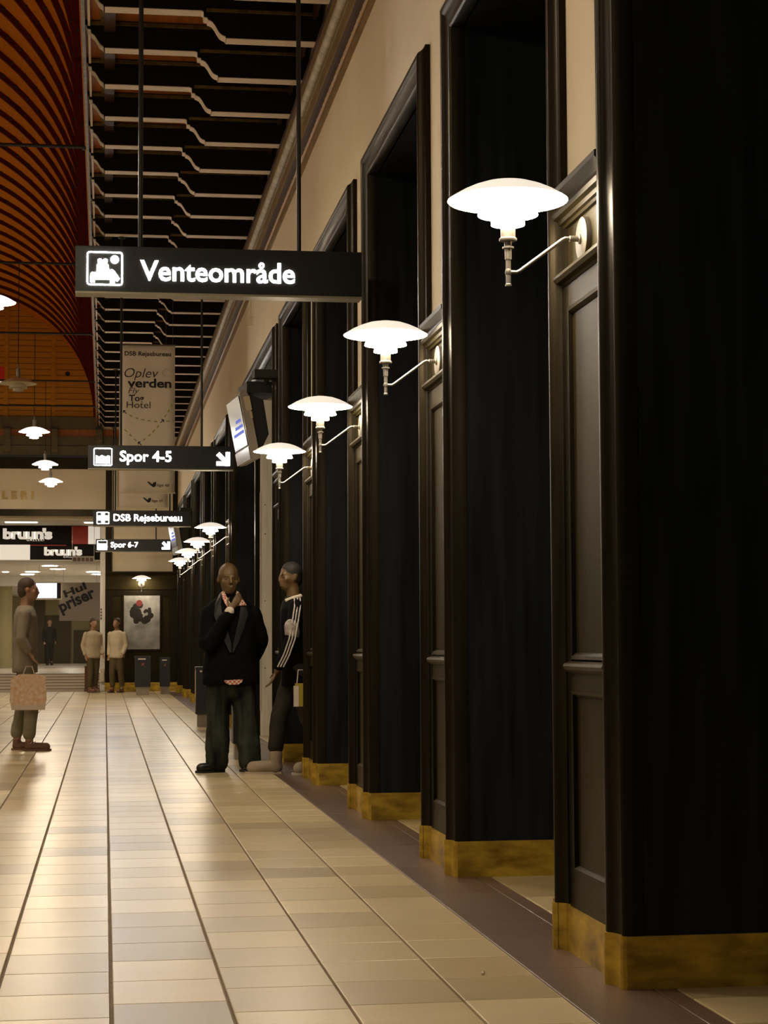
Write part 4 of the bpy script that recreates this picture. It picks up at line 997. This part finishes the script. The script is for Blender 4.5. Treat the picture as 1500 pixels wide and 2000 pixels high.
# ---- general walking or standing person, built facing -Y
def person(label, loc, rotz, H=1.74, stride=.30, skin='skin_light', top='top_beige', trousers='trouser_brown', shoes='shoe_brown', sole='shop_dark', hair='hair_brown', arms=None, voxel=.013, look=0.0, lean=0.0, boots=.09, hem=.86, bulk=1.0, cuffz=.075):
    k = H/1.75
    t = thing('person', label, 'person', loc, rotz)
    S = lambda x, y, z: (x*k, y*k, z*k)
    b_ = Blob(); T = head(b_, S(0, -.03-lean, 1.635), look)
    b_.cap(S(0,.0-lean*.8,1.44), .060*k, S(0,-.01-lean,1.57), .054*k)
    b_.loft([(1.45*k,0,-lean*.8,.09*k,.07*k),(1.40*k,0,-lean*.8,.17*k,.09*k),(1.18*k,0,-lean*.5,.155*k,.10*k),(1.0*k,0,-lean*.2,.135*k,.09*k),(.86*k,0,0,.15*k,.10*k)], 18, 2.1)
    ar = arms or [((-.185,0,1.38),(-.235,.05+stride*.25,1.11),(-.22,-.06+stride*.5,.88)), ((.185,0,1.38),(.235,.05-stride*.25,1.11),(.22,-.08-stride*.5,.90))]
    ar = [[S(p[0], p[1]-lean*.6, p[2]) for p in a] for a in ar]
    for a in ar:
        b_.chain([(a[0],.052*k),(a[1],.040*k),(a[2],.028*k)]); d = (Vector(a[2])-Vector(a[1])).normalized(); n_ = Vector((0,-1,.0)) if abs(d.z) > .6 else Vector((0,0,1)); hand(b_, a[2], d, n_, .95*k, .5, 1 if a[0][0] > 0 else -1)
    legs = []
    for sd, st in ((-1, stride), (1, -stride)):
        # st > 0: this leg forward (towards -Y)
        hip = S(sd*.088, 0, .88); knee = S(sd*.09, -st*.55-.03, .48); ank = S(sd*.09, -st+.03 if st >= 0 else -st, .095 if st >= 0 else .105)
        legs.append((hip, knee, ank)); b_.chain([(hip,.082*k),(knee,.056*k),(ank,.040*k)]); b_.ell((ank[0], ank[1]-.05, .05), (.035,.09,.035))
    bd_ = b_.build('body', skin, t, voxel, 3)
    for sd in (-1, 1):
        e = MB().add(*sphere_pts((0,0,0), (.012,.008,.008), 8, 6)).build('eye', 'eye_white', bd_, smooth=True); e.location = T(sd*.032, -.076, .0)
    if hair:
        hb = Blob(); hb.ell(T(0,.022,.045), (.084,.096,.088)); hb.ell(T(0,.055,-.01), (.074,.062,.085)); hb.build('hair', hair, bd_, voxel, 2)
    tp = Blob(); tp.loft([(1.47*k,0,-lean*.8,.085*k,.075*k),(1.43*k,0,-lean*.8,.15*k,.095*k),(1.37*k,0,-lean*.7,.195*k,.115*k),(1.2*k,0,-lean*.5,.185*k,.125*k),(1.0*k,0,-lean*.2,.17*k,.12*k),(hem*k,0,0,.185*k,.13*k),((hem-.05)*k,0,0,.183*k,.128*k)], 24, 2.3)
    for a in ar: v = Vector(a[1]); tp.chain([(a[0],.068*k),(a[1],.057*k),(tuple(v+(Vector(a[2])-v)*.86),.044*k)])
    tp_o = tp.build('top', top, bd_, voxel, 3, .014)
    tr = Blob(); tr.ell(S(0,.0,.88), (.165*k,.12*k,.13*k))
    for (hp, kn, an) in legs: tr.chain([(hp,.098*k),(kn,.076*k),((an[0],an[1],an[2]+cuffz),.066*k)])
    tr.build('trousers', trousers, bd_, voxel, 3, .014)
    for (hp, kn, an) in legs: shoe(bd_, (an[0], an[1]+.045), -PI/2, .265*k*(1+.12*(bulk-1)/.3), shoes, sole, boots, bulk)
    return t, bd_, tp_o
# man stepping out of the fourth doorway, half hidden by the pier
t2, bd2, tp2 = person('man in striped-sleeve dark jacket stepping out of the doorway', (1.60, 16.14, 0), -PI/2, 1.77, .20, 'skin_dark', 'shirt_dark', 'trouser_grey', 'boot_sand', 'boot_sole', 'hair_black',
    arms=[((-.185,0,1.39),(-.235,.06,1.12),(-.22,.02,.86)), ((.185,0,1.39),(.235,-.05,1.12),(.225,-.17,.86))], look=.45, boots=.17, lean=.03, hem=.78, bulk=1.3, cuffz=.13)
for dx in (-.024, 0.0, .024):
    MB().tube([(.215, -.018+dx, 1.475), (.250, -.02+dx, 1.40), (.288, -.045+dx, 1.26), (.300, -.07+dx, 1.13), (.293, -.115+dx, 1.0), (.285, -.165+dx, .90)], .0065, 6).build('sleeve_stripe', 'stripe_white', bd2)
Blob().cap((.235,-.062,1.17), .064, (.236,-.066,1.235), .066).build('sleeve_print', 'print_grey', bd2, .011, 2)
Blob().cap((-.09,-.09,1.455), .02, (.09,-.09,1.455), .02).cap((.09,-.09,1.455), .02, (.10,.02,1.49), .02).cap((-.09,-.09,1.455), .02, (-.10,.02,1.49), .02).build('collar', 'hem_white', bd2, .011, 2)
t = thing('yellow_bag', 'small yellow and white bag carried by the man in the doorway', 'bag', (1.610, 15.84, .575))
MB().box(-.055, .06, -.03, .03, 0, .19).build('body', 'bag_yellow', t); MB().box(-.066, -.03, -.033, .033, .0, .17).build('white_side', 'bag_white', t); MB().tube([(-.04,0,.19),(-.03,0,.30),(.03,0,.30),(.045,0,.19)], .005, 6).build('handle', 'bag_white', t)
# walker crossing the hall at the left
t3, bd3, tp3 = person('person in olive trousers and pale patterned top walking at left edge', (-.82, 20.32, 0), PI/2, 1.78, .08, 'skin_mid', 'top_khaki', 'trouser_olive', 'shoe_brown', 'shoe_brown', 'hair_brown', hem=.84, arms=[((-.185,0,1.38),(-.24,.03,1.14),(-.235,-.05,1.0)), ((.185,0,1.38),(.235,.05,1.12),(.22,-.04,.88))])
t = thing('carrier_bag', 'white carrier bag with orange print in the hand of the walker', 'bag', (-.77, 20.075, .43))
MB().prism([(-.17,0),(.16,.0),(.18,.10),(.17,.33),(.10,.36),(-.10,.36),(-.18,.32),(-.19,.10)], 'y', -.04, .03).build('sack', 'top_pink', t, smooth=50)
MB().box(-.172, .165, -.043, .033, -.004, .05).build('white_foot', 'hem_white', t); MB().tube([(-.06,0,.35),(-.03,0,.44),(.03,0,.44),(.06,0,.35)], .006, 6).build('handle', 'hem_white', t)
for q in (-.005, .025): MB().tube([(-.135, -.07-q, .075), (-.130, -.095-q, .105)], .004, 5).build('shoe_stripe', 'hem_white', bd3)
person('person in beige top standing by the brown stand', (-.27, 43.9, 0), .5, 1.66, .06, 'skin_mid', 'top_beige', 'trouser_brown', 'shoe_brown', voxel=.02)
person('person in cream top standing left of the poster', (.27, 43.7, 0), -.5, 1.66, .08, 'skin_mid', 'top_cream', 'trouser_brown', 'shoe_brown', voxel=.02)
person('distant pink-faced figure in dark clothes inside the gallery', (-1.86, 66, GF), .2, 1.55, .05, 'skin_light', 'top_dark', 'top_dark', 'shoe_black', voxel=.025)
person('distant dark figure near the khaki column inside the gallery', (-2.66, 63, GF), -.6, 1.55, .12, 'skin_mid', 'top_dark', 'bin_blue_black', 'shoe_black', voxel=.025)
